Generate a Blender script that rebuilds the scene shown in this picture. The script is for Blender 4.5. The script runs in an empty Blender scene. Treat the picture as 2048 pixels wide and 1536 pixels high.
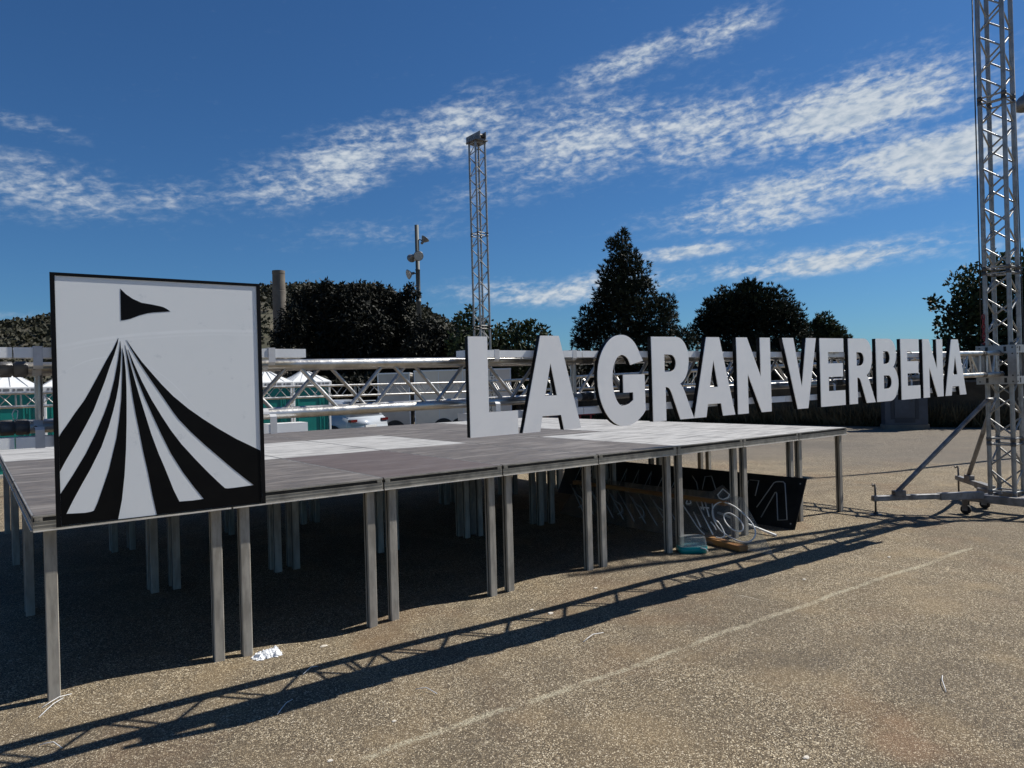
import bpy, bmesh, math, random
from mathutils import Vector, Matrix, Quaternion, noise as mnoise
random.seed(7)
R = math.radians
scene = bpy.context.scene
C = scene.collection

# ------------------------------------------------------------------ camera
cam_d = bpy.data.cameras.new('camera'); cam = bpy.data.objects.new('camera', cam_d); C.objects.link(cam)
yaw, pit, rol = R(36.752), R(0.0116), R(-1.5612)
Fv = Vector((math.sin(yaw)*math.cos(pit), math.cos(yaw)*math.cos(pit), math.sin(pit)))
R0 = Vector((math.cos(yaw), -math.sin(yaw), 0)); U0 = R0.cross(Fv)
Rv = R0*math.cos(rol)+U0*math.sin(rol); Uv = -R0*math.sin(rol)+U0*math.cos(rol)
M = Matrix((Rv, Uv, -Fv)).transposed().to_4x4(); M.translation = (-0.2396, -4.4847, 1.6043)
cam.matrix_world = M
cam_d.sensor_width = 36; cam_d.lens = 1451.63/2048*36; cam_d.clip_start = .05; cam_d.clip_end = 3000
scene.camera = cam

# ------------------------------------------------------------------ sky, sun, exposure
SUN = Vector((.90, -.195, 1.0)).normalized()      # towards the sun
sun_el = math.asin(SUN.z); sun_az = math.atan2(SUN.x, SUN.y)
world = bpy.data.worlds.new('World'); scene.world = world; world.use_nodes = True
wt = world.node_tree; wt.nodes.clear()
class NT:
    """tiny expression helper for node trees"""
    def __init__(s, t): s.t = t
    def n(s, kind, **kw):
        x = s.t.nodes.new(kind)
        for k, v in kw.items(): setattr(x, k, v)
        return x
    def put(s, sock, v):
        if isinstance(v, bpy.types.NodeSocket): s.t.links.new(v, sock)
        elif v is not None: sock.default_value = v
    def m(s, op, a, b=None, c=None, clamp=False):
        x = s.n('ShaderNodeMath', operation=op, use_clamp=clamp)
        s.put(x.inputs[0], a)
        if b is not None: s.put(x.inputs[1], b)
        if c is not None: s.put(x.inputs[2], c)
        return x.outputs[0]
    def ramp(s, v, lo, hi, a=0.0, b=1.0, smooth=True):
        x = s.n('ShaderNodeMapRange', interpolation_type='SMOOTHSTEP' if smooth else 'LINEAR')
        s.put(x.inputs[0], v); s.put(x.inputs[1], lo); s.put(x.inputs[2], hi); s.put(x.inputs[3], a); s.put(x.inputs[4], b)
        return x.outputs[0]
    def mix(s, f, a, b, mode='MIX'):
        x = s.n('ShaderNodeMix', data_type='RGBA', blend_type=mode)
        s.put(x.inputs[0], f); s.put(x.inputs[6], a); s.put(x.inputs[7], b)
        return x.outputs[2]
    def noise(s, vec, scale, detail=4, rough=.55, dist=0, out=0, dim='3D'):
        x = s.n('ShaderNodeTexNoise', noise_dimensions=dim)
        s.put(x.inputs['Vector'], vec); s.put(x.inputs['Scale'], scale); s.put(x.inputs['Detail'], detail)
        s.put(x.inputs['Roughness'], rough); s.put(x.inputs['Distortion'], dist)
        return x.outputs[out]
    def comb(s, x, y, z=0.0):
        n = s.n('ShaderNodeCombineXYZ'); s.put(n.inputs[0], x); s.put(n.inputs[1], y); s.put(n.inputs[2], z); return n.outputs[0]
    def sep(s, v):
        n = s.n('ShaderNodeSeparateXYZ'); s.put(n.inputs[0], v); return n.outputs
def col(r, g, b): return (r, g, b, 1.0)

W = NT(wt)
sky = W.n('ShaderNodeTexSky', sky_type='NISHITA', sun_disc=False, sun_elevation=sun_el, sun_rotation=sun_az,
          altitude=50, air_density=1.0, dust_density=.25, ozone_density=2.6)
gen = W.n('ShaderNodeTexCoord').outputs['Generated']
dx, dy, dz = W.sep(gen)
deg = 180/math.pi
az = W.m('MULTIPLY', W.m('ARCTAN2', dx, dy), deg)
el = W.m('MULTIPLY', W.m('ARCSINE', dz), deg)
# slow warp so that the cloud banks have ragged edges
wv = W.comb(W.m('MULTIPLY', az, .11), W.m('MULTIPLY', el, .25))
wn = W.noise(wv, 1.0, 3, .5, 0, out=1)
wx, wy, _ = W.sep(wn)
azw = W.m('ADD', az, W.m('MULTIPLY', W.m('SUBTRACT', wx, .5), 6.0))
elw = W.m('ADD', el, W.m('MULTIPLY', W.m('SUBTRACT', wy, .5), 2.2))
# cloud banks: (azimuth, elevation, half length, half thickness, tilt, density)
BANKS = [(24,17.0,9,2.0,.33,.9),(33,19.3,6,2.4,.3,.85),(43,18.4,9,3.3,.1,.78),(52,18.2,7,3.0,.05,.80),(47,23.4,5,1.2,.25,.80),(53.5,24.7,4,1.3,.25,.75),
         (62,18.0,7.5,2.4,.16,1.3),(67,14.3,8,2.0,.10,1.35),(57,13.0,9,1.8,.12,.9),(56,11.6,7,.9,.06,.78),(51,9.9,5,.6,.03,.85),(60,8.4,9,1.0,.03,1.0),(42,7.5,10,1.2,.05,.92),
         (3,13.6,9,1.9,-.06,.62),(12,14.0,4,1.3,.1,.55),(2,17.6,5,.9,-.1,.5),(0,5.2,6,.7,0,.5),(27,12.0,9,1.3,.1,.38),(72,8,5,1.0,.1,.4),(36,14.8,7,1.3,.2,.42),
         (-40,16,16,3,.1,.7),(-90,22,18,4,-.1,.6),(150,20,20,4,.1,.7),(110,14,12,3,.0,.8),(-150,14,16,3,.1,.5)]
mask = 0.06
for a0, e0, la, le, th, st in BANKS:
    da = W.m('SUBTRACT', azw, float(a0)); de = W.m('SUBTRACT', elw, float(e0))
    c_, s_ = math.cos(th), math.sin(th)
    p = W.m('MULTIPLY_ADD', da, c_/la, W.m('MULTIPLY', de, s_/la))
    q = W.m('MULTIPLY_ADD', de, c_/le, W.m('MULTIPLY', da, -s_/le))
    r2 = W.m('MULTIPLY_ADD', p, p, W.m('MULTIPLY', q, q))
    g = W.m('MULTIPLY', W.m('EXPONENT', W.m('MULTIPLY', r2, -1.0)), float(st))
    mask = W.m('MAXIMUM', mask, g) if not isinstance(mask, float) else W.m('MAXIMUM', g, mask)
# streaky breakup along the banks, plus small altocumulus puffs
sv = W.comb(W.m('MULTIPLY_ADD', az, .13, W.m('MULTIPLY', el, .05)), W.m('MULTIPLY_ADD', el, .75, W.m('MULTIPLY', az, -.09)))
streak = W.noise(sv, 1.0, 7, .6, .5)
pv = W.comb(W.m('MULTIPLY_ADD', az, .95, W.m('MULTIPLY', el, .30)), W.m('MULTIPLY_ADD', el, 2.1, W.m('MULTIPLY', az, -.28)))
puff = W.noise(pv, 1.0, 3.5, .52, .3)
fine = W.noise(pv, 2.8, 5, .62, .2)
dens = W.m('ADD', W.m('MULTIPLY', W.m('SUBTRACT', streak, .5), 1.7), W.m('MULTIPLY', W.m('SUBTRACT', puff, .5), 1.75))
dens = W.m('ADD', dens, W.m('MULTIPLY', W.m('SUBTRACT', fine, .5), .7))
dens = W.m('ADD', mask, W.m('MULTIPLY', dens, W.ramp(mask, .05, .8, .25, 1.0)))
cf = W.m('MULTIPLY', W.ramp(dens, .12, 1.30), .94)
cf = W.m('MULTIPLY', cf, W.ramp(el, -1.0, 3.0))
tint = W.mix(1.0, sky.outputs[0], col(.225, .42, .62), 'MULTIPLY')
cloud = W.mix(W.ramp(puff, .3, .7), col(3.4, 4.1, 4.9), col(5.2, 5.6, 6.0))
bg = W.n('ShaderNodeBackground'); bg.inputs[1].default_value = .10
wt.links.new(W.mix(cf, tint, cloud), bg.inputs[0])
out = W.n('ShaderNodeOutputWorld'); wt.links.new(bg.outputs[0], out.inputs[0])

sl = bpy.data.lights.new('sun', 'SUN'); sl.energy = 5.0; sl.angle = R(.53); sl.color = (1.0, .955, .88)
so = bpy.data.objects.new('sun', sl); C.objects.link(so)
so.rotation_euler = (-SUN).to_track_quat('-Z', 'Y').to_euler(); so.location = (30, -3, 33)
vs = scene.view_settings
vs.view_transform = 'Standard'; vs.look = 'None'; vs.gamma = 1; vs.use_curve_mapping = False; vs.exposure = 0.27

# ------------------------------------------------------------------ helpers
def ss(a, b, x):
    t = max(0., min(1., (x-a)/(b-a))); return t*t*(3-2*t)
def gh(x, y):
    """ground height"""
    z = -.03*max(0, min(y, 30)-9)*(1-ss(13, 21, x))
    near = math.exp(-((x-4)**2+(y-0)**2)/220)
    z += near*(.005*math.sin(1.9*x+.6*y)+.004*math.sin(3.1*x-1.3*y+1)+.004*math.sin(.8*x+2.2*y+2))
    for bx, bh in ((.5,.006),(1.55,-.04),(2.4,.012),(3.5,.045),(4.45,.028),(5.6,-.01)): z += bh*math.exp(-((x-bx)/.38)**2-((y-.12)/.26)**2)
    z -= .10*math.exp(-((x-9.5)**2+(y+1.0)**2)/1.1)
    return z

def mesh_obj(name, verts, faces, mat, parent=None, smooth=False):
    me = bpy.data.meshes.new(name); me.from_pydata([tuple(v) for v in verts], [], faces); me.update()
    o = bpy.data.objects.new(name, me); C.objects.link(o)
    if mat is not None: me.materials.append(mat)
    if smooth:
        me.polygons.foreach_set('use_smooth', [True]*len(me.polygons))
    if parent is not None: o.parent = parent
    return o
def rootloc(o):
    v = Vector((0, 0, 0))
    while o is not None: v += o.location; o = o.parent
    return v
class MB:
    def __init__(s): s.v = []; s.f = []
    def add(s, vs_, fs):
        b = len(s.v); s.v += [Vector(v) for v in vs_]; s.f += [tuple(b+i for i in f) for f in fs]; return s
    def box(s, lo, hi):
        x0,y0,z0 = lo; x1,y1,z1 = hi
        return s.add([(x0,y0,z0),(x1,y0,z0),(x1,y1,z0),(x0,y1,z0),(x0,y0,z1),(x1,y0,z1),(x1,y1,z1),(x0,y1,z1)],
              [(0,3,2,1),(4,5,6,7),(0,1,5,4),(1,2,6,5),(2,3,7,6),(3,0,4,7)])
    def obox(s, c, ax, ay, az_, h):
        c = Vector(c); ax, ay, az_ = (Vector(a).normalized()*k for a, k in zip((ax, ay, az_), h))
        P = [c+sx*ax+sy*ay+sz*az_ for sz in (-1,1) for sx, sy in ((-1,-1),(1,-1),(1,1),(-1,1))]
        fl = ax.cross(ay).dot(az_) > 0
        F = [(0,3,2,1),(4,5,6,7),(0,1,5,4),(1,2,6,5),(2,3,7,6),(3,0,4,7)]
        return s.add(P, F if fl else [f[::-1] for f in F])
    def bar(s, p0, p1, w, h, up=(0,0,1)):
        p0, p1 = Vector(p0), Vector(p1); d = (p1-p0); u = Vector(up)
        sd = d.cross(u).normalized(); u = sd.cross(d).normalized()
        return s.obox((p0+p1)/2, d, sd, u, (d.length/2, w/2, h/2))
    def tube(s, pts, r, n=8, closed=False):
        pts = [Vector(p) for p in pts]; b = len(s.v); N = len(pts)
        ref = None
        for i, p in enumerate(pts):
            a = pts[(i-1) % N] if (closed or i) else p; c = pts[(i+1) % N] if (closed or i < N-1) else p
            t = (c-a).normalized()
            if ref is None:
                ref = t.orthogonal().normalized()
            ref = (ref - t*ref.dot(t)).normalized(); bi = t.cross(ref)
            rr = r[i] if isinstance(r, (list, tuple)) else r
            for k in range(n):
                an = 2*math.pi*k/n; s.v.append(p+rr*(math.cos(an)*ref+math.sin(an)*bi))
        for i in range(N if closed else N-1):
            j = (i+1) % N
            for k in range(n):
                l = (k+1) % n; s.f.append((b+i*n+k, b+i*n+l, b+j*n+l, b+j*n+k))
        if not closed:
            s.f.append(tuple(b+k for k in range(n))[::-1]); s.f.append(tuple(b+(N-1)*n+k for k in range(n)))
        return s
    def lathe(s, c, axis, prof, n=24):
        """prof: list of (radius, height along axis)"""
        c = Vector(c); a = Vector(axis).normalized(); u = a.orthogonal().normalized(); w = a.cross(u); b = len(s.v)
        for r, h in prof:
            for k in range(n):
                an = 2*math.pi*k/n; s.v.append(c+a*h+r*(math.cos(an)*u+math.sin(an)*w))
        for i in range(len(prof)-1):
            for k in range(n):
                l = (k+1) % n; s.f.append((b+i*n+k, b+i*n+l, b+(i+1)*n+l, b+(i+1)*n+k))
        s.f.append(tuple(b+k for k in range(n))[::-1]); s.f.append(tuple(b+(len(prof)-1)*n+k for k in range(n)))
        return s
    def make(s, name, mat, parent=None, smooth=False, bevel=0.0):
        off = rootloc(parent) if parent is not None else Vector((0,0,0))
        o = mesh_obj(name, [v-off for v in s.v], s.f, mat, parent, smooth)
        if bevel:
            bm = bmesh.new(); bm.from_mesh(o.data)
            bmesh.ops.bevel(bm, geom=list(bm.edges), offset=bevel, segments=1, affect='EDGES', clamp_overlap=True)
            bm.to_mesh(o.data); bm.free()
        return o
def tag(o, label=None, cat=None, group=None, kind=None):
    if label: o['label'] = label
    if cat: o['category'] = cat
    if group: o['group'] = group
    if kind: o['kind'] = kind
    return o
def empty(name, loc, label, cat, group=None):
    o = bpy.data.objects.new(name, None); C.objects.link(o); o.location = loc; o.empty_display_size = .2
    return tag(o, label, cat, group)
_unit = {}
def unit_cyl(mat, n=8):
    k = (mat.name, n)
    if k not in _unit:
        m = MB().lathe((0,0,0), (0,0,1), [(1,0),(1,1)], n)
        me = bpy.data.meshes.new('rod'); me.from_pydata([tuple(v) for v in m.v], [], m.f); me.materials.append(mat)
        me.polygons.foreach_set('use_smooth', [len(p.vertices) == 4 for p in me.polygons]); me.update(); _unit[k] = me
    return _unit[k]
def rod(name, p0, p1, r, mat, parent, n=8):
    p0, p1 = Vector(p0), Vector(p1); d = p1-p0
    o = bpy.data.objects.new(name, unit_cyl(mat, n)); C.objects.link(o); o.parent = parent
    o.rotation_mode = 'QUATERNION'
    o.location = p0-rootloc(parent); o.rotation_quaternion = d.to_track_quat('Z', 'Y'); o.scale = (r, r, d.length)
    return o
def copy_tree(o, parent=None):
    c = o.copy(); C.objects.link(c)
    if parent is not None: c.parent = parent
    for ch in list(o.children): copy_tree(ch, c)
    return c
def solid(name, loops, fn, t0, t1, mat, parent, back=True):
    """extrude planar outline with holes; fn(u, v, t) -> world point"""
    bm = bmesh.new(); edges = []
    for lp0 in loops:
        lp = []
        for p in lp0:
            if not lp or abs(p[0]-lp[-1][0])+abs(p[1]-lp[-1][1]) > 2e-4: lp.append(p)
        if abs(lp[0][0]-lp[-1][0])+abs(lp[0][1]-lp[-1][1]) < 2e-4: lp.pop()
        vs_ = [bm.verts.new((u, v, 0)) for u, v in lp]
        edges += [bm.edges.new((vs_[i], vs_[(i+1) % len(vs_)])) for i in range(len(vs_))]
    bmesh.ops.triangle_fill(bm, edges=edges, use_beauty=True, use_dissolve=False)
    for f in bm.faces:
        if f.normal.z < 0: f.normal_flip()
    front = [(v.co.x, v.co.y) for v in bm.verts]; bm.verts.index_update()
    tris = [tuple(v.index for v in f.verts) for f in bm.faces]
    bed = [(e.verts[0].index, e.verts[1].index, e.link_faces[0]) for e in bm.edges if len(e.link_faces) == 1]
    n = len(front); V = [fn(u, v, t0) for u, v in front]+[fn(u, v, t1) for u, v in front]
    F = list(tris)+[tuple(n+i for i in t[::-1]) for t in tris]
    for a, b, f in bed:
        ids = [v.index for v in f.verts]; k = ids.index(a)
        if ids[(k+1) % len(ids)] != b: a, b = b, a
        F.append((b, a, a+n, b+n))
    bm.free()
    m = MB(); m.v = [Vector(v) for v in V]; m.f = F
    return m.make(name, mat, parent)

# ------------------------------------------------------------------ materials
def pmat(name, base, rough=.6, metal=0.0, var=None, vscale=3.0, bump=0.0, bscale=40.0, spec=.5, coat=0.0, stretch=None, var2=None, v2scale=.7, v2amt=.5, alpha=None, rvar=0.0):
    m = bpy.data.materials.new(name); m.use_nodes = True; t = NT(m.node_tree)
    b = m.node_tree.nodes['Principled BSDF']
    b.inputs['Roughness'].default_value = rough; b.inputs['Metallic'].default_value = metal
    b.inputs['Specular IOR Level'].default_value = spec
    if coat: b.inputs['Coat Weight'].default_value = coat; b.inputs['Coat Roughness'].default_value = .08
    pos = t.n('ShaderNodeNewGeometry').outputs['Position']
    if stretch:
        mp = t.n('ShaderNodeMapping'); t.put(mp.inputs[0], pos); mp.inputs['Scale'].default_value = stretch; pos = mp.outputs[0]
    c = col(*base)
    if var:
        c = t.mix(t.ramp(t.noise(pos, vscale, 6, .65), .36, .66), col(*base), col(*var))
    if var2:
        f = t.m('MULTIPLY', t.ramp(t.noise(pos, v2scale, 5, .6), .45, .7), v2amt)
        c = t.mix(f, c, col(*var2))
    t.put(b.inputs['Base Color'], c)
    if rvar:
        t.put(b.inputs['Roughness'], t.ramp(t.noise(pos, vscale*1.7, 5, .6), .3, .7, rough-rvar, rough+rvar))
    if bump:
        bp = t.n('ShaderNodeBump'); bp.inputs['Strength'].default_value = bump; bp.inputs['Distance'].default_value = .01
        t.put(bp.inputs['Height'], t.noise(pos, bscale, 5, .6)); t.put(b.inputs['Normal'], bp.outputs[0])
    return m
ALU = pmat('truss_aluminium', (.60,.59,.57), .38, .85, (.40,.39,.37), 9, .15, 60, rvar=.1, var2=(.30,.27,.23), v2scale=2.5, v2amt=.5)
ALUT = pmat('tower_aluminium', (.36,.36,.35), .45, .6, (.25,.25,.24), 9, .15, 60, rvar=.1)
ALUP = pmat('leg_aluminium', (.44,.41,.355), .55, .05, (.27,.25,.215), 22, .1, 50, stretch=(1,1,.2), rvar=.08, var2=(.22,.20,.17), v2scale=7, v2amt=.6)
LIP = pmat('lip_aluminium', (.72,.70,.66), .4, .4, (.55,.53,.50), 8)
ALUD = pmat('sleeve_aluminium', (.32,.30,.265), .55, .05, (.25,.24,.22), 5, .08, 50)
RIM = pmat('rim_aluminium', (.42,.40,.36), .45, .5, (.25,.24,.215), 7, .1, 60)
GROOVE = pmat('groove_black', (.012,.012,.012), .7, 0, (.03,.03,.028), 20)
STEEL = pmat('galvanised_steel', (.30,.30,.30), .5, .6, (.17,.165,.16), 8, .15, 40, var2=(.12,.085,.06), v2scale=3, v2amt=.6)
DSTEEL = pmat('dark_steel', (.06,.06,.06), .5, .5, (.10,.085,.07), 12)
RUBBER = pmat('rubber', (.015,.015,.015), .8)
WHITE = pmat('white_acrylic', (.84,.86,.88), .22, 0, (.80,.82,.85), 1.5, spec=.5)
def sign_mat():
    m = bpy.data.materials.new('sign_panel'); m.use_nodes = True; t = NT(m.node_tree); b = m.node_tree.nodes['Principled BSDF']
    b.inputs['Roughness'].default_value = .25
    pos = t.n('ShaderNodeNewGeometry').outputs['Position']; x, y, z = t.sep(pos); sx = t.m('SUBTRACT', x, 2.0)
    c = t.mix(t.m('MULTIPLY', t.ramp(t.noise(pos, 3.2, 6, .62, .4), .50, .72), .6), col(.82,.84,.84), col(.75,.775,.78))
    c = t.mix(t.m('MULTIPLY', t.ramp(t.noise(pos, 14, 5, .7), .60, .74), .5), c, col(.58,.61,.63))
    def refl_arc(cx, z0, k, w, amt):
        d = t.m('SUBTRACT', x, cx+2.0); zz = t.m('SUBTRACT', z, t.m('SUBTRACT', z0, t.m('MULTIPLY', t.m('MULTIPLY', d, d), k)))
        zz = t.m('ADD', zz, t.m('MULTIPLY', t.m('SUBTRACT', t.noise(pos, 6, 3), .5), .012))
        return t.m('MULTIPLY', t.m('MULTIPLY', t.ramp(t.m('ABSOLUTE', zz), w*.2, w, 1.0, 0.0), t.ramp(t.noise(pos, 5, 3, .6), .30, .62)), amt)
    for a in ((-1.28, 1.88, .17, .010, .5), (-1.28, 1.862, .17, .006, .25), (-1.77, 1.76, 2.2, .004, .45)): c = t.mix(refl_arc(*a), c, col(.95,.97,.98))  # faint reflections along scratches, painted as pale arcs into the panel colour
    t.put(b.inputs['Base Color'], c); return m
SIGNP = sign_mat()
LETW = pmat('letter_white', (.90,.895,.885), .3, 0, (.865,.865,.86), 2.0, var2=(.78,.79,.80), v2scale=7, v2amt=.35)
BLACK = pmat('black_return', (.004,.004,.005), .45, 0, (.007,.007,.008), 8, spec=.12)
VINYL = pmat('black_vinyl', (.004,.004,.0045), .4, 0, (.006,.006,.006), 8, spec=.10)
RAILW = pmat('white_rail', (.80,.82,.83), .4, 0, (.74,.75,.76), 6)
STRAP = pmat('grey_strap', (.55,.56,.58), .5, 0, (.45,.46,.48), 10)
DECK_D = pmat('deck_dark', (.15,.128,.108), .55, 0, (.075,.066,.058), 5, .12, 30, stretch=(1.2,7,1), var2=(.25,.225,.20), v2scale=1.5, v2amt=.8, rvar=.08)
DECK_P = pmat('deck_pale', (.56,.545,.515), .5, 0, (.38,.37,.345), 4.5, .12, 30, stretch=(1.0,6,1), var2=(.20,.19,.175), v2scale=1.9, v2amt=1.0)  # lighter base colour with darker streaks and scuffs
DECK_R = pmat('deck_red', (.122,.092,.078), .55, 0, (.08,.062,.054), 5, .12, 30, stretch=(1.2,7,1), var2=(.15,.125,.115), v2scale=1.5, v2amt=.8)
TEAL = pmat('teal_plastic', (.0,.20,.17), .42, 0, (.0,.165,.14), 2.0)
TOIW = pmat('toilet_white', (.80,.81,.80), .45, 0, (.70,.71,.70), 3)
VENT = pmat('vent_dark', (.16,.17,.18), .7)
CARW = pmat('car_white', (.46,.50,.55), .25, 0, None, spec=.5, coat=.6)
GLASSB = pmat('car_glass', (.01,.012,.014), .08, 0)
TYRE = pmat('tyre_black', (.02,.02,.02), .8)
REDL = pmat('tail_red', (.09,.008,.008), .25)
CHROME = pmat('rim_metal', (.5,.5,.5), .3, .9)
PLATE = pmat('plate_white', (.7,.7,.68), .4)
TRL = pmat('trailer_grey', (.78,.70,.57), .6, 0, (.70,.63,.52), 1.5, var2=(.58,.52,.43), v2scale=.6)
TRLD = pmat('trailer_dark', (.46,.43,.38), .6, 0, (.40,.37,.33), 1.5)
TRLT = pmat('trailer_trim', (.70,.71,.72), .4, .2)
REDP = pmat('red_paint', (.22,.012,.018), .45, 0, (.15,.012,.015), 4)
BLUEP = pmat('blue_plastic', (.01,.05,.17), .4)
CONC = pmat('concrete', (.17,.148,.12), .9, 0, (.125,.108,.088), 2.2, .4, 12, var2=(.085,.075,.065), v2scale=.6)
CAB = pmat('cabinet_grey', (.07,.078,.095), .5, .2, (.055,.06,.072), 3)
CABD = pmat('cabinet_dark', (.03,.033,.04), .6)
WALLM = pmat('earth_wall', (.085,.062,.038), .95, 0, (.05,.037,.023), 2.0, .6, 8, var2=(.08,.065,.045), v2scale=.9, v2amt=.7)
COPE = pmat('wall_coping', (.09,.085,.08), .9, 0, (.06,.058,.055), 3)
WOOD = pmat('timber', (.42,.21,.07), .6, 0, (.27,.12,.04), 6, .2, 40, stretch=(1,.25,1))
PANELB = pmat('panel_black', (.008,.010,.012), .3, 0, (.02,.024,.026), 4, spec=.3)
TUBEG = pmat('neon_tube_grey', (.40,.42,.43), .35)
TUBEW = pmat('neon_tube_white', (.86,.86,.83), .35)
PAPER = pmat('tissue_white', (.86,.87,.88), .8)
TIE = pmat('zip_tie_white', (.75,.76,.77), .5)
PEB = pmat('pebble_pale', (.60,.55,.47), .8)
TEALT = pmat('tub_teal', (.0,.30,.29), .3)
LAMPG = pmat('lamp_grey', (.22,.22,.22), .45, .4, (.16,.16,.16), 5)
POLEG = pmat('pole_grey', (.075,.085,.085), .6, .2)
LENS = pmat('lamp_lens', (.45,.45,.42), .25)
CABLE = pmat('cable_black', (.012,.012,.012), .6)
def clear_mat(name, tintc, a):
    m = bpy.data.materials.new(name); m.use_nodes = True; t = NT(m.node_tree); nt = m.node_tree
    nt.nodes.remove(nt.nodes['Principled BSDF']); o = nt.nodes['Material Output']
    tr = t.n('ShaderNodeBsdfTransparent'); tr.inputs[0].default_value = col(*tintc)
    gl = t.n('ShaderNodeBsdfGlossy'); gl.inputs['Roughness'].default_value = .08
    df = t.n('ShaderNodeBsdfDiffuse'); df.inputs[0].default_value = col(.7,.72,.72)
    lw = t.n('ShaderNodeLayerWeight'); lw.inputs[0].default_value = .25
    m1 = t.n('ShaderNodeMixShader'); m1.inputs[0].default_value = a; nt.links.new(tr.outputs[0], m1.inputs[1]); nt.links.new(df.outputs[0], m1.inputs[2])
    m2 = t.n('ShaderNodeMixShader'); nt.links.new(t.m('MULTIPLY', lw.outputs['Fresnel'], .5), m2.inputs[0]); nt.links.new(m1.outputs[0], m2.inputs[1]); nt.links.new(gl.outputs[0], m2.inputs[2])
    nt.links.new(m2.outputs[0], o.inputs[0]); return m
ACRYL = clear_mat('clear_acrylic', (.93,.95,.95), .10)
CLEARP = clear_mat('clear_plastic', (.86,.92,.92), .22)
def leaf_mat(name, a, b, trans=.25):
    m = bpy.data.materials.new(name); m.use_nodes = True; t = NT(m.node_tree); nt = m.node_tree
    bs = nt.nodes['Principled BSDF']; bs.inputs['Roughness'].default_value = .65; bs.inputs['Specular IOR Level'].default_value = .25
    pos = t.n('ShaderNodeNewGeometry').outputs['Position']
    c = t.mix(t.ramp(t.noise(pos, 2.2, 4, .6), .35, .65), col(*a), col(*b)); t.put(bs.inputs['Base Color'], c)
    tl = t.n('ShaderNodeBsdfTranslucent'); t.put(tl.inputs[0], c)
    mx = t.n('ShaderNodeMixShader'); mx.inputs[0].default_value = trans
    nt.links.new(bs.outputs[0], mx.inputs[1]); nt.links.new(tl.outputs[0], mx.inputs[2]); nt.links.new(mx.outputs[0], nt.nodes['Material Output'].inputs[0]); return m
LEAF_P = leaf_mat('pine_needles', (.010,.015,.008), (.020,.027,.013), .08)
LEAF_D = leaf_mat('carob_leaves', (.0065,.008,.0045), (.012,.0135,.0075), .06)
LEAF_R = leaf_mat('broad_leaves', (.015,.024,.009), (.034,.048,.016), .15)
LEAF_H = leaf_mat('hill_scrub', (.019,.022,.012), (.038,.036,.020), .1)
BARK = pmat('bark', (.05,.04,.03), .95, 0, (.03,.025,.02), 8, .6, 14)

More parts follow.
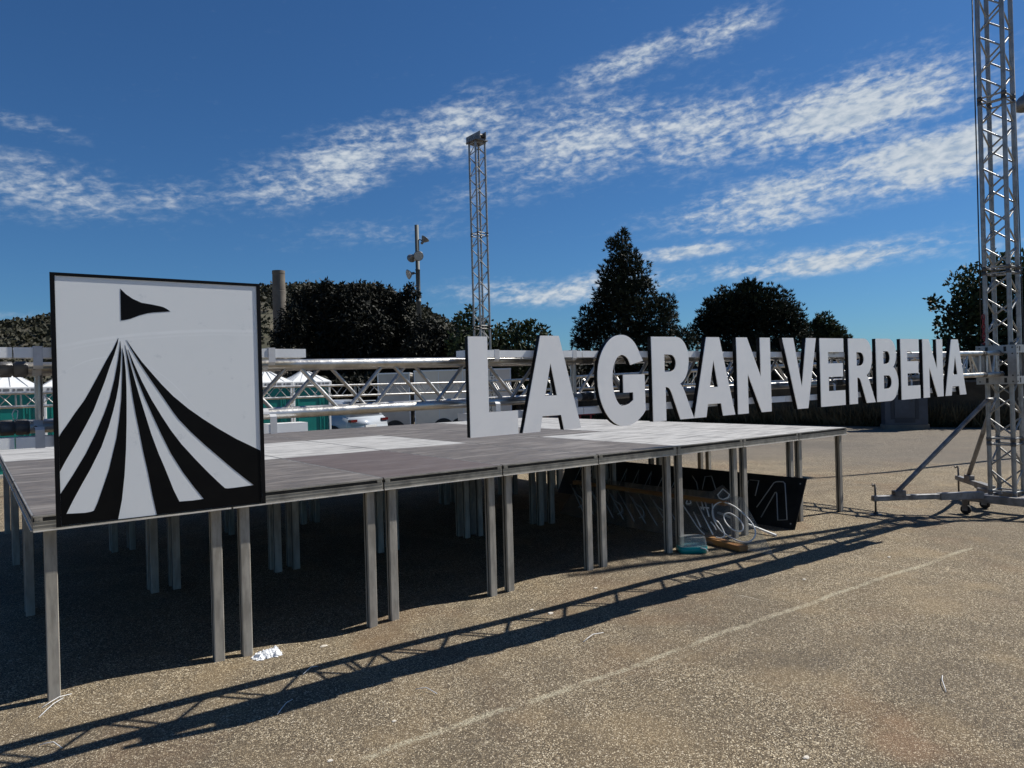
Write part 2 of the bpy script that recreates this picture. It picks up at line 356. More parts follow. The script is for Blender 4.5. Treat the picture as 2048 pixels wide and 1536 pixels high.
# gravel asphalt: fine stones from cells, with wear and stains
def ground_mat():
    m = bpy.data.materials.new('gravel_asphalt'); m.use_nodes = True; t = NT(m.node_tree); nt = m.node_tree
    b = nt.nodes['Principled BSDF']; b.inputs['Roughness'].default_value = .9; b.inputs['Specular IOR Level'].default_value = .25
    pos = t.n('ShaderNodeNewGeometry').outputs['Position']
    warp = t.n('ShaderNodeVectorMath', operation='MULTIPLY_ADD'); t.put(warp.inputs[0], t.noise(pos, 60, 2, .5, out=1)); warp.inputs[1].default_value = (.008,.008,.0); t.put(warp.inputs[2], pos)
    vo = t.n('ShaderNodeTexVoronoi', feature='F1'); t.put(vo.inputs['Vector'], warp.outputs[0]); vo.inputs['Scale'].default_value = 150
    vo2 = t.n('ShaderNodeTexVoronoi', feature='F1'); t.put(vo2.inputs['Vector'], warp.outputs[0]); vo2.inputs['Scale'].default_value = 75
    ve = t.n('ShaderNodeTexVoronoi', feature='DISTANCE_TO_EDGE'); t.put(ve.inputs['Vector'], warp.outputs[0]); ve.inputs['Scale'].default_value = 150
    r1, g1, b1 = t.sep(vo.outputs['Color']); r2, g2, b2 = t.sep(vo2.outputs['Color'])
    stone = t.mix(t.ramp(r1, .0, 1.0, smooth=False), col(.125,.094,.058), col(.54,.435,.285))
    stone = t.mix(t.m('MULTIPLY', t.ramp(g1, .72, .90), .9), stone, col(.88,.76,.55))
    stone = t.mix(t.m('MULTIPLY', t.ramp(b1, .6, .85), .75), stone, col(.105,.083,.062))
    # coarser exposed chippings
    stone = t.mix(t.m('MULTIPLY', t.ramp(r2, .90, .96), t.ramp(vo2.outputs['Distance'], .5, .32)), stone, col(.86,.75,.58))
    gap = t.ramp(ve.outputs['Distance'], .02, .16)
    c = t.mix(gap, col(.055,.042,.028), stone)
    big = t.noise(pos, .35, 5, .6); mid = t.noise(pos, 1.7, 5, .6); mid2 = t.noise(pos, .8, 4, .55, .8)
    c = t.mix(t.m('MULTIPLY', t.ramp(big, .42, .64), .30), c, col(.12,.10,.08))
    c = t.mix(t.m('MULTIPLY', t.ramp(mid, .48, .70), .34), c, col(.36,.265,.15))
    c = t.mix(t.m('MULTIPLY', t.ramp(mid2, .54, .70), .30), c, col(.20,.115,.065))
    x, y, z = t.sep(pos)
    def spot(cx, cy, r, colr, amt):
        d = t.m('SQRT', t.m('ADD', t.m('POWER', t.m('SUBTRACT', x, cx), 2.0), t.m('POWER', t.m('SUBTRACT', y, cy), 2.0)))
        d = t.m('ADD', d, t.m('MULTIPLY', t.m('SUBTRACT', mid, .5), r*1.6))
        return t.m('MULTIPLY', t.ramp(d, r*.25, r, 1.0, 0.0), amt), col(*colr)
    for sp in ((2.95,-2.95,.22,(.36,.21,.12),.32),(3.15,-2.85,.14,(.36,.21,.12),.25),(5.2,-2.1,.6,(.30,.22,.13),.16),(2.1,-2.3,.5,(.30,.22,.13),.22),(1.0,-1.9,.45,(.30,.23,.13),.2),(3.4,-2.1,.35,(.07,.065,.06),.30),(15.5,4.8,1.6,(.04,.04,.04),.6),(13.5,7.2,1.4,(.05,.05,.05),.5),(18.0,5.6,1.3,(.05,.05,.05),.5)):
        f, cc = spot(*sp); c = t.mix(f, c, cc)
    # two worn, broken chalk-pale lines
    def wline(x0, y0, x1, y1, w, amt):
        L = math.hypot(x1-x0, y1-y0); ux, uy = (x1-x0)/L, (y1-y0)/L
        al = t.m('ADD', t.m('MULTIPLY', t.m('SUBTRACT', x, x0), ux), t.m('MULTIPLY', t.m('SUBTRACT', y, y0), uy))
        ac = t.m('ADD', t.m('MULTIPLY', t.m('SUBTRACT', x, x0), -uy), t.m('MULTIPLY', t.m('SUBTRACT', y, y0), ux))
        ac = t.m('ADD', ac, t.m('MULTIPLY', t.m('SUBTRACT', t.noise(pos, 1.3, 2), .5), .10))
        ac = t.m('ABSOLUTE', ac)
        inside = t.m('MULTIPLY', t.ramp(al, 0.0, .08), t.ramp(al, L-.08, L, 1.0, 0.0))
        br = t.m('MULTIPLY', t.ramp(t.noise(pos, 3.3, 6, .8), .36, .52), t.ramp(t.noise(pos, 120, 3, .7), .42, .58))
        return t.m('MULTIPLY', t.m('MULTIPLY', t.ramp(ac, w*.3, w, 1.0, 0.0), inside), t.m('MULTIPLY', br, amt))
    c = t.mix(wline(1.05,-1.56,7.1,-1.66,.034,.85), c, col(.62,.57,.42))
    c = t.mix(wline(2.2,-1.66,3.3,-1.69,.014,.35), c, col(.60,.55,.42))
    c = t.mix(wline(4.27,-1.14,4.29,-1.40,.012,.8), c, col(.60,.56,.46))
    # smoother grey tarmac away from the stage
    far = t.ramp(t.m('ADD', t.m('MULTIPLY_ADD', x, .9, t.m('MULTIPLY', y, .45)), t.m('MULTIPLY', t.m('SUBTRACT', big, .5), 5.0)), 10.5, 14.0)
    c = t.mix(t.m('MULTIPLY', far, .75), c, t.mix(mid, col(.15,.135,.115), col(.215,.19,.16)))
    t.put(b.inputs['Base Color'], c)
    h = t.m('ADD', t.m('MULTIPLY', gap, .6), t.m('MULTIPLY', t.m('ADD', r1, t.m('MULTIPLY', g1, .5)), .7))
    h = t.m('ADD', h, t.m('MULTIPLY', t.noise(pos, 300, 3), .3))
    bp = t.n('ShaderNodeBump'); bp.inputs['Strength'].default_value = .9; bp.inputs['Distance'].default_value = .005
    t.put(bp.inputs['Height'], h); t.put(b.inputs['Normal'], bp.outputs[0]); return m
GROUND = ground_mat()
HILLM = pmat('hill_soil', (.13,.112,.078), .95, 0, (.045,.045,.025), .18, 0, var2=(.045,.05,.025), v2scale=.5, v2amt=.8)

# ------------------------------------------------------------------ ground
def axis_vals(lo, mid0, mid1, hi, step, k):
    v = [mid0+i*step for i in range(int((mid1-mid0)/step)+1)]
    a, s = v[-1], step
    while a < hi: s *= k; a += s; v.append(a)
    a, s = v[0], step
    while a > lo: s *= k; a -= s; v.insert(0, a)
    return v
xs = axis_vals(-700, -6, 24, 900, .22, 1.25); ys = axis_vals(-500, -7, 14, 900, .22, 1.25)
gv = [(x, y, gh(x, y)) for y in ys for x in xs]; nx = len(xs)
gf = [(j*nx+i, j*nx+i+1, (j+1)*nx+i+1, (j+1)*nx+i) for j in range(len(ys)-1) for i in range(nx-1)]
tag(mesh_obj('ground', gv, gf, GROUND, None, True), kind='structure')

# hill ridge behind (lateral position along the ridge, crest height)
RX, RY = Vector((.801,-.598,0)), Vector((.598,.801,0)); CAMP = Vector((-.24,-4.48,0))
def crest(s):
    P = [(-420,14),(-300,26),(-220,24),(-141,20.5),(-125,19.5),(-100,22),(-68,26.2),(-46,28.5),(-33,26.5),(-25,22.6),(-16.5,17.6),(-3.5,11),(10,6),(40,0),(80,-3)]
    for (a, ha), (b, hb) in zip(P, P[1:]):
        if a <= s <= b: return ha+(hb-ha)*(s-a)/(b-a)
    return -3 if s > 80 else 14
def hill_pt(s, t):
    h = crest(s); w = math.sin(min(t, 1)*math.pi/2) if t <= 1 else math.cos((t-1)*math.pi/2*.6)
    n = mnoise.noise(Vector((s*.05, t*3, 0)))*1.6+mnoise.noise(Vector((s*.17, t*9, 4)))*.7
    p = CAMP+RX*s+RY*(95+105*t); return Vector((p.x, p.y, -1.2+(h+1)*w+n*(.3+.7*w)))
hv = []; NS = 150; NTT = 26
for j in range(NTT):
    for i in range(NS): hv.append(hill_pt(-420+500*i/(NS-1), 1.7*j/(NTT-1)))
hf = [(j*NS+i, j*NS+i+1, (j+1)*NS+i+1, (j+1)*NS+i) for j in range(NTT-1) for i in range(NS-1)]
tag(mesh_obj('hill', hv, hf, HILLM, None, True), kind='structure')
rnd = random.Random(3)
def leaf_quad(m, p, d, up, l, w):
    d = d.normalized(); sd = d.cross(up)
    if sd.length < 1e-4: sd = d.orthogonal()
    sd = sd.normalized()*w/2
    b = len(m.v); m.v += [p-sd*.5, p+d*l*.5-sd, p+d*l, p+d*l*.5+sd]; m.f.append((b, b+1, b+2, b+3))
def rvec(rn):
    while True:
        v = Vector((rn.uniform(-1,1), rn.uniform(-1,1), rn.uniform(-1,1)))
        if .05 < v.length < 1: return v.normalized()
m = MB()
for i in range(4600):
    s = rnd.uniform(-230, 25); t = rnd.random()**.62*1.03
    p = hill_pt(s, t); r = rnd.uniform(.7, 1.7)*(1.25 if rnd.random() < .2 else 1)
    for k in range(26):
        v = rvec(rnd); v.z = abs(v.z)*.9+.05
        q = p+Vector((v.x*r, v.y*r, v.z*r*1.1))
        leaf_quad(m, q, rvec(rnd), rvec(rnd), r*.52, r*.40)
tag(m.make('hill_scrub', LEAF_H), 'olive scrub and low pines covering the hillside', 'scrub', kind='stuff')

# ------------------------------------------------------------------ stage decks
DW, DD, DH = 1.0, 2.02, .99
LO = .082
def make_deck(topmat):
    root = bpy.data.objects.new('stage_deck', None); C.objects.link(root)
    MB().box((.012,.012,DH-.02),(DW-.012,DD-.012,DH)).make('deck_panel', topmat, root)
    # each rail: lower extrusion, bottom lip, black slot and top edge strip
    def rail(name, a, b, nrm):
        a, b, n_ = Vector(a), Vector(b), Vector(nrm); d = (b-a).normalized()
        g = MB(); L = (b-a).length; mid = (a+b)/2
        def bx(z0, z1, t0, t1, e=0.0): g.obox(mid+Vector((0,0,(z0+z1)/2))-n_*(t0+t1)/2, d, n_, (0,0,1), (L/2-e, (t1-t0)/2, (z1-z0)/2))
        bx(DH-.078, DH-.034, .003, .034); bx(DH-.034, DH-.0315, .0, .03); bx(DH-.010, DH-.001, .001, .0115); bx(DH-.054, DH-.0515, .0005, .003)
        r = g.make(name, RIM, root)
        g = MB(); bx(DH-.084, DH-.0785, -.005, .036); g.make('bottom_lip', LIP, r)
        k = MB(); k.obox(mid+Vector((0,0,DH-.0207))-n_*.011, d, n_, (0,0,1), (L/2-.001, .004, .0106)); k.make('slot', GROOVE, r)
        for e in (-1, 1):
            c = MB()
            c.obox(mid+d*e*(L/2-.024)+Vector((0,0,DH-.021))-n_*.006, d, n_, (0,0,1), (.018, .0055, .0095))
            for q in (.016, .032): c.lathe(mid+d*e*(L/2-q)+Vector((0,0,DH-.021))-n_*.0015, n_, [(.005,0),(.005,.003)], 6)
            c.make('corner_block', RIM, r)
    e = .0012
    rail('front_rail', (.006,0,0), (DW-.006,0,0), (0,-1,0)); rail('back_rail', (e,DD-.001,0), (DW-e,DD-.001,0), (0,1,0))
    rail('side_rail', (0.0012,.04,0), (0.0012,DD-.04,0), (-1,0,0)); rail('side_rail', (DW-.0012,.04,0), (DW-.0012,DD-.04,0), (1,0,0))
    for x in (LO, DW-LO):
        for y in (LO-.014, DD-LO+.014):
            g = MB(); h = .029
            g.box((x-h,y-h,-.08),(x+h,y+h,DH-.085))
            lg = g.make('leg', ALUP, root, bevel=.0035)
            g = MB(); h = .0305; g.box((x-h,y-.006,-.07),(x-h+.003,y+.006,DH-.09)); g.make('groove', GROOVE, lg)
    return root
protos = {k: make_deck(mm) for k, mm in (('d', DECK_D), ('p', DECK_P), ('r', DECK_R))}
used = set()
ORD = ['first', 'second', 'third', 'fourth', 'fifth', 'sixth', 'seventh', 'eighth']
LOOK = {'d': 'dark brown top', 'p': 'pale scuffed top', 'r': 'reddish brown top'}
KIND = [list('dddrdppp'), list('dpppddpp'), list('pdddddpp')]
ROW = ['front-row', 'middle-row', 'back-row']
for j in range(3):
    for i in range(8):
        k = KIND[j][i]
        if (j, i) == (0, 2): k = 'r'
        if (j, i) == (0, 3): k = 'd'
        if k in used: o = copy_tree(protos[k])
        else: o = protos[k]; used.add(k)
        o.location = (i*DW, j*DD, 0.0)
        tag(o, f'{ORD[i]} {ROW[j]} stage deck from the left with {LOOK[k]} on aluminium legs', 'stage deck', 'platform decks that make up the stage')

# ------------------------------------------------------------------ box truss
KS = .985
TO = Vector((1.9664, -1.1508, 0)); ta = .022; TS = .0095
TD = Vector((math.cos(ta), -math.sin(ta), 0)); TN = Vector((math.sin(ta), math.cos(ta), 0))
def tp(s, n, z): return TO+(TD*s+TN*n)*KS+Vector((0, 0, 1.6043+KS*(z+TS*s-1.6043)))
TNC, TZC, CC, CR, BR = .295, 1.621, .243, .0255, .0105
def truss(root, P, segs, mat, half=.25, cc=CC, cr=CR, br=BR, coup=None, n=10, flip=0, eo=.035):
    """P(u, a, b): point along the truss, a and b across (-1..1)"""
    h = cc/2
    cor = [(-1,-1),(1,-1),(1,1),(-1,1)]
    for s0, s1 in segs:
        for a, b in cor: rod('chord', P(s0+.004, a*h, b*h), P(s1-.004, a*h, b*h), cr, mat, root, 14)
        ed = eo+.025; k = max(2, round((s1-s0-2*ed)/half)); st = (s1-s0-2*ed)/k
        for q in range(4):
            (a0, b0), (a1, b1) = cor[q], cor[(q+1) % 4]
            for i in range(k):
                u0, u1 = s0+ed+i*st, s0+ed+(i+1)*st
                A, B = ((a0,b0),(a1,b1)) if (i+q+flip) % 2 == 0 else ((a1,b1),(a0,b0))
                rod('brace', P(u0+.02, A[0]*h, A[1]*h), P(u1-.02, B[0]*h, B[1]*h), br, mat, root, n)
            for u in (s0+eo, s1-eo):
                rod('end_brace', P(u, a0*h, b0*h), P(u, a1*h, b1*h), br, mat, root, n)
        if coup:
            for a, b in cor:
                for u in (s0, s1):
                    c = MB(); ax = (P(u+.1, 0, 0)-P(u, 0, 0)).normalized()
                    c.lathe(P(u, a*h, b*h), ax, [(cr*1.02,-.05),(cr*1.14,-.045),(cr*1.14,-.004),(cr*.9,-.002),(cr*.9,.002),(cr*1.14,.004),(cr*1.14,.045),(cr*1.02,.05)], 14)
                    c.make('coupler', coup, root, True)
ft = empty('lighting_truss', tp(-2, TNC, 1.4), 'long aluminium box truss carrying the tent sign and white letters', 'truss')
Pf = lambda u, a, b: tp(u, TNC+a, TZC+b)
truss(ft, Pf, [(-5.1,-2.1),(-2.1,1.0),(1.0,4.0),(4.0,7.0),(7.0,7.44)], ALU, coup=STEEL, flip=1, eo=.09)
# spigot pins with spring clips at the left joint
for s in (-2.16, -2.03):
    for b in (-1, 1):
        g = MB(); g.tube([tp(s, TNC-CC/2-.045, TZC+b*CC/2), tp(s, TNC-CC/2+.04, TZC+b*CC/2)], .007, 8)
        g.make('joint_pin', STEEL, ft, True)
g = MB(); q = tp(-2.10, TNC-CC/2, TZC-CC/2+.026)
g.tube([q, q+Vector((-.008,0,.03)), q+Vector((0,0,.05)), q+Vector((.012,0,.045)), q+Vector((.010,0,.02)), q+Vector((.004,0,.0))], .0018, 6)
g.make('spring_clip', TIE, ft, True)
# white mounting rails and the straps that hold them
for s0, s1 in ((-5.0,-2.105),(-2.10,-.925),(.0,.858),(.864,3.0),(3.006,6.1)):
    for z0, z1 in ((1.762,1.803),(1.403,1.446)):
        g = MB(); sm = (s0+s1)/2; c = tp(sm, .092 if s0 > -.5 else .083, (z0+z1)/2-TS*sm)
        g.obox(c, TD, TN, (0,0,1), ((s1-s0)/2*KS, .054*KS, (z1-z0)/2*KS)); g.make('mounting_rail', RAILW, ft)
for s in (-4.0,-3.1,-2.02,-1.09,.21,.80,1.35,1.95,2.05,2.80,3.10,3.72,4.05,4.60,5.06,5.50,6.0):
    for sg in (1, -1):
        zt, zb = (1.806-TS*s, TZC+CC/2) if sg > 0 else (1.400-TS*s, TZC-CC/2)
        fc = .0395 if s > -.6 else .0275
        pts = [(.19, zt), (fc, zt), (fc, zb+sg*.008), (fc+.012, zb-sg*.004)]
        for k in range(6):
            a = math.pi+sg*(.05+k*.32); pts.append((TNC-CC/2+math.cos(a)*.029, zb+math.sin(a)*.029))
        g = MB(); w = .016
        V = [];
        for n_, z_ in pts: V += [tp(s-w, n_, z_), tp(s+w, n_, z_)]
        g.add(V, [(2*i, 2*i+1, 2*i+3, 2*i+2) for i in range(len(pts)-1)])
        o = g.make('strap', STRAP, ft)
        md = o.modifiers.new('thick', 'SOLIDIFY'); md.thickness = .003

# ------------------------------------------------------------------ letters
def arc(cx, cy, rx, ry, a0, a1, n=10):
    return [(cx+rx*math.cos(R(a0+(a1-a0)*i/n)), cy+ry*math.sin(R(a0+(a1-a0)*i/n))) for i in range(n+1)]
H_ = .572
def gA(w):
    f = w/.455; c = .022
    return [[(0,0),(.129*f,0),(.149*f,.091),(.297*f-.002,.091),(.317*f-.002,0),(w,0),(.293*f,H_),(.150*f,H_)],
            [(.174*f,.212),(.270*f-.004,.212),(.222*f,.408)]]
def gL(w): return [[(0,0),(w,0),(w,.136),(.128,.136),(.128,H_-.008),(0,H_-.008)]]
def gN(w):
    b = .127*w/.418
    return [[(0,0),(b,0),(b,.300),(w-b,0),(w,0),(w,H_),(w-b,H_),(w-b,.272),(b*1.01,H_),(0,H_)]]
def gV(w):
    f = w/.465
    return [[(.184*f,0),(.331*f,0),(w,H_),(w-.139*f,H_),(.249*f,.168),(.146*f,H_),(0,H_)]]
def gE(w): return [[(0,0),(w,0),(w,.127),(.120,.127),(.120,.245),(w*.92,.245),(w*.92,.360),(.120,.360),(.120,.455),(w*.965,.455),(w*.965,H_),(0,H_)]]
def gR(w):
    f = w/.410
    o = [(0,0),(.127*f,0),(.127*f,.229),(.135*f,.2285),(.150*f,.226),(.163*f,.219),(.176*f,.205),(.188*f,.183),(.268*f,0),(w,0),(.318*f,.192),(.305*f,.215),(.290*f,.234),(.273*f,.248)]
    o += [(.300*f,.262),(.325*f,.283),(.345*f,.312),(.358*f,.345),(.366*f,.385),(.368*f,.412)]
    o += arc(.243*f, .417, .125*f, .155, 0, 90, 12)+[(0,H_)]
    i = [(.122*f,.332),(.178*f,.334)]+arc(.180*f, .392, .056*f, .058, -80, 80, 10)+[(.122*f,.452)]
    return [o, i]
def gB(w):
    f = w/.385
    o = [(0,0),(.225*f,0)]+arc(.232*f, .165, .153*f, .165, -90, 62, 14)
    o += [(.292*f,.310),(.312*f,.326),(.330*f,.346),(.345*f,.372)]+arc(.222*f, .428, .133*f, .144, -12, 90, 12)+[(0,H_)]
    i1 = [(.124*f,.114),(.205*f,.116)]+arc(.205*f, .176, .058*f, .060, -80, 80, 8)+[(.124*f,.237)]
    i2 = [(.124*f,.342),(.190*f,.344)]+arc(.190*f, .401, .050*f, .057, -80, 80, 8)+[(.124*f,.458)]
    return [o, i1, i2]
def gG(w):
    f = w/.423
    o = arc(.212*f, .277, .212*f, .284, 252, 180, 8)[::1]
    o = [(.212*f,-.008)]
    lower = arc(.222*f, .300, .222*f, .310, 268, 180, 12)      # bottom to left
    upper = arc(.217*f, .310, .217*f, .272, 180, 90, 12)       # left to top
    right = arc(.220*f, .384, .172*f, .198, 90, 22, 10)
    o = lower+upper+right+[(.410*f,.412),(.291*f,.385)]
    o += arc(.214*f, .372, .075*f, .080, 28, 90, 6)+arc(.213*f, .300, .085*f, .150, 95, 180, 10)
    o += arc(.216*f, .300, .088*f, .180, 180, 262, 10)
    o += [(.245*f,.124),(.275*f,.132),(.300*f,.148),(.311*f,.156),(.311*f,.205),(.223*f,.205),(.223*f,.322),(.421*f,.322),(.423*f,.082)]
    o += [(.395*f,.052),(.360*f,.026),(.322*f,.006),(.278*f,-.007)]
    return [o]
LET = [('L', gL, -.009, .330, 'white letter L, first letter of the sign, standing nearest the tent sign'),
       ('A', gA, .353, .452, 'white letter A right after the L in the word LA'),
       ('G', gG, .952, .423, 'white round letter G that opens the word GRAN'),
       ('R', gR, 1.446, .411, 'white letter R between the G and A in GRAN'),
       ('A', gA, 1.860, .455, 'white letter A between the R and N in GRAN'),
       ('N', gN, 2.350, .412, 'white letter N that ends the word GRAN'),
       ('V', gV, 2.926, .465, 'white letter V that opens the word VERBENA'),
       ('E', gE, 3.445, .372, 'white letter E right after the V in VERBENA'),
       ('R', gR, 3.882, .430, 'white letter R in the middle of VERBENA before the B'),
       ('B', gB, 4.340, .388, 'white letter B in the middle of VERBENA'),
       ('E', gE, 4.784, .362, 'white letter E between the B and N in VERBENA'),
       ('N', gN, 5.211, .412, 'white letter N before the last A of VERBENA'),
       ('A', gA, 5.666, .467, 'white letter A at the far end beside the truss tower')]
ZB = 1.311
for ch, g, s0, w, lab in LET:
    root = empty('sign_letter', tp(s0, 0, ZB), lab, 'letter', 'white letters spelling LA GRAN VERBENA')
    loops = g(w); wb = .985
    fn = lambda u, v, t, s0=s0: tp(s0+u, t, ZB+v*1.004)
    f = solid('letter_face', loops, fn, 0.0, .005, LETW, root)
    solid('letter_return', loops, fn, .0052, .036, BLACK, root)

# ------------------------------------------------------------------ tent sign
sb = empty('sign_board', tp(-1.56, 0, 1.08), 'square white sign with black striped circus tent and pennant', 'sign')
S0, S1, Z0, Z1 = -1.975, -1.145, 1.080, 2.104
TSL = -TS*(-1.56)                       # the sign hangs level
def sp(u, v, t): return tp(u, t, v)+Vector((0,0,-TS*KS*u))
def rect(a, b, c, d): return [(a,c),(b,c),(b,d),(a,d)]
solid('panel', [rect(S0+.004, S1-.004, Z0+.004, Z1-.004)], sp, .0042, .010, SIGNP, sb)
solid('back_box', [rect(S0+.001, S1-.001, Z0+.001, Z1-.001)], sp, .0105, .0255, BLACK, sb)
fw = .017
for a, b, c, d in ((S0,S1,Z1-fw*.75,Z1),(S0,S1,Z0,Z0+.004),(S0,S0+fw,Z0+.0041,Z1-fw*.75-.0001),(S1-fw,S1,Z0+.0041,Z1-fw*.75-.0001)):
    solid('frame_strip', [rect(a,b,c,d)], sp, .0005, .0100, BLACK, sb)
flag = [(-1.724,2.051),(-1.704,2.029),(-1.678,2.010),(-1.645,1.995),(-1.604,1.989),(-1.573,1.983),(-1.559,1.979),(-1.546,1.972),(-1.533,1.962),(-1.569,1.958),(-1.600,1.955),(-1.622,1.951),(-1.656,1.940),(-1.687,1.926),(-1.707,1.920),(-1.725,1.917)]
solid('flag_graphic', [flag], sp, .0034, .0041, VINYL, sb)
LE, RE, BE = S0+fw+.0005, S1-fw-.0005, Z0+.0045
b1L = [(-1.736,1.844),(-1.756,1.799),(-1.783,1.749),(-1.816,1.682),(-1.849,1.617),(-1.865,1.587),(-1.900,1.535),(-1.933,1.482),(-1.944,1.466),(LE,1.442)]
b1R = [(-1.736,1.844),(-1.739,1.821),(-1.753,1.773),(-1.770,1.725),(-1.791,1.660),(-1.815,1.595),(-1.834,1.543),(-1.866,1.477),(-1.903,1.405),(-1.936,1.345),(LE,1.302)]
b2L = [(-1.729,1.831),(-1.733,1.799),(-1.740,1.751),(-1.755,1.670),(-1.775,1.590),(-1.795,1.531),(-1.828,1.449),(-1.865,1.369),(-1.912,1.286),(LE,1.212)]
b2R = [(-1.729,1.831),(-1.727,1.780),(-1.732,1.706),(-1.740,1.644),(-1.750,1.590),(-1.762,1.540),(-1.781,1.472),(-1.809,1.391),(-1.850,1.304),(-1.884,1.241),(-1.917,1.177),(-1.939,1.130)]
b3L = [(-1.722,1.801),(-1.724,1.743),(-1.727,1.669),(-1.732,1.582),(-1.742,1.497),(-1.753,1.425),(-1.769,1.358),(-1.785,1.291),(-1.807,1.225),(-1.828,1.163),(-1.842,1.131)]
b3R = [(-1.722,1.801),(-1.716,1.765),(-1.712,1.706),(-1.711,1.632),(-1.712,1.570),(-1.714,1.488),(-1.719,1.373),(-1.727,1.266),(-1.739,1.164),(-1.755,BE)]
b4L = [(-1.712,1.815),(-1.706,1.758),(-1.698,1.680),(-1.688,1.590),(-1.680,1.530),(-1.667,1.447),(-1.654,1.360),(-1.638,1.270),(-1.623,1.170),(-1.608,BE)]
b4R = [(-1.712,1.815),(-1.701,1.765),(-1.686,1.698),(-1.674,1.645),(-1.661,1.590),(-1.646,1.531),(-1.622,1.436),(-1.594,1.345),(-1.576,1.295),(-1.558,1.242),(-1.539,1.184),(-1.517,1.131)]
b5L = [(-1.701,1.796),(-1.688,1.735),(-1.670,1.672),(-1.643,1.590),(-1.615,1.515),(-1.582,1.430),(-1.546,1.344),(-1.500,1.258),(-1.457,1.190),(-1.417,1.131)]
b5R = [(-1.701,1.796),(-1.681,1.737),(-1.652,1.660),(-1.617,1.581),(-1.578,1.506),(-1.544,1.445),(-1.503,1.382),(-1.447,1.310),(-1.395,1.247),(-1.350,1.196),(-1.325,1.169)]
b6L = [(-1.707,1.837),(-1.690,1.797),(-1.664,1.747),(-1.619,1.668),(-1.566,1.580),(-1.535,1.527),(-1.510,1.489),(-1.462,1.431),(-1.407,1.372),(-1.347,1.312),(-1.293,1.258),(-1.242,1.210),(-1.198,1.170)]
b6R = [(-1.707,1.837),(-1.683,1.795),(-1.650,1.743),(-1.610,1.690),(-1.578,1.648),(-1.530,1.592),(-1.471,1.536),(-1.412,1.488),(-1.347,1.440),(-1.269,1.388),(-1.209,1.354),(RE,1.327)]
rev = lambda l: l[::-1]
# one black tent silhouette cut by pale stripes
tent = b1L+[(LE,1.3025)]+rev(b1R)[1:]
parts = [b1L+rev(b1R)[:-1],
         b2L+[(LE,BE),(-1.755,BE)][:0]+[],]
G = []
G.append(b1L+rev(b1R)[:-1])
G.append(b2L+[(LE,BE),(b3R[-1][0],BE)]+rev(b3R)[1:]+b3L[1:]+[(-1.853,1.128),(-1.874,1.126)]+rev(b2R)[:-1])
G.append(b4L+[(RE,BE)]+rev(b6R)[:-1]+b6L[:1]+b6L[1:]+[(-1.271,1.167),(-1.312,1.1665)]+rev(b5R)[:-1]+b5L[:1]+b5L[1:]+[(-1.463,1.129)]+rev(b4R)[:-1])
for lp in G:
    cl = []
    for p in lp:
        if not cl or (abs(p[0]-cl[-1][0])+abs(p[1]-cl[-1][1])) > 1e-4: cl.append(p)
    solid('tent_stripe', [cl], sp, .0034, .0041, VINYL, sb)

# ------------------------------------------------------------------ right truss tower
TX, TY = 9.49, -1.11
TB = Vector((TX, TY, 0))
tw = empty('truss_tower', (TX, TY, gh(TX, TY)), 'tall aluminium truss tower with outriggers at the end of the letters', 'truss tower')
Pt = lambda u, a, b: TB+TD*a+TN*b+Vector((0,0,u))
truss(tw, Pt, [(.16,.78),(.78,2.78),(2.78,4.78),(4.78,6.35)], ALUT, half=.24, cc=.25, coup=STEEL)
def block(root, cen, ax, ay, h, hz, mat):
    """sleeve block: four sides, each a plate frame round an opening"""
    cen = Vector(cen)
    for d_, t_ in ((ax, ay), (-ax, ay), (ay, ax), (-ay, ax)):
        g = MB()
        for s_ in (-1, 1):
            g.obox(cen+d_*h+t_*s_*(h-.035), d_, t_, (0,0,1), (.005, .045, hz))
            g.obox(cen+d_*h+Vector((0,0,s_*(hz-.045))), d_, t_, (0,0,1), (.0048, h-.081, .045))
        o = g.make('sleeve_plate', mat, root)
        b = MB()
        for s_ in (-1, 1):
            for z_ in (-hz+.03, -hz+.10, hz-.10, hz-.03):
                b.lathe(cen+d_*(h+.004)+t_*s_*(h-.03)+Vector((0,0,z_)), d_, [(.009,0),(.009,.007)], 8)
        b.make('bolt', DSTEEL, o)
        b = MB()
        for s_ in (-1, 1):
            for z_ in (-1, 1):
                b.obox(cen+d_*(h+.0055)+t_*s_*(h-.105)+Vector((0,0,z_*(hz-.045))), d_, t_, (0,0,1), (.0008, .014, .028))
        b.make('slot_hole', GROOVE, o)
    for z_ in (-1, 1):
        g = MB()
        for s_ in (-1, 1):
            g.obox(cen+ax*s_*(h-.03)+Vector((0,0,z_*(hz-.004))), ax, ay, (0,0,1), (.024, h-.006, .003))
        g.make('guide_plate', mat, root)
    for sx in (-1, 1):
        for sy in (-1, 1):
            rod('guide_roller', cen+ax*sx*(h-.045)+ay*sy*(h-.05)+Vector((0,0,hz-.05)), cen+ax*sx*(h-.045)+ay*sy*(h-.05)+Vector((0,0,hz+.03)), .022, DSTEEL, root, 10)
SLV = pmat('sleeve_plate_steel', (.40,.40,.39), .5, .5, (.28,.275,.265), 6, .1, 40)
block(tw, (TX, TY, 1.675), TD, TN, .20, .225, SLV)
zg = gh(TX, TY)
for sx in (-1, 1):
    g = MB(); g.bar(TB+TD*sx*.26-TN*.42+Vector((0,0,.115)), TB+TD*sx*.26+TN*.42+Vector((0,0,.115)), .06, .09); g.make('base_beam', STEEL, tw, bevel=.004)
for sy in (-1, 1):
    g = MB(); g.bar(TB-TD*.2295+TN*sy*.18+Vector((0,0,.11)), TB+TD*.2295+TN*sy*.18+Vector((0,0,.11)), .06, .075); g.make('base_beam', STEEL, tw, bevel=.004)
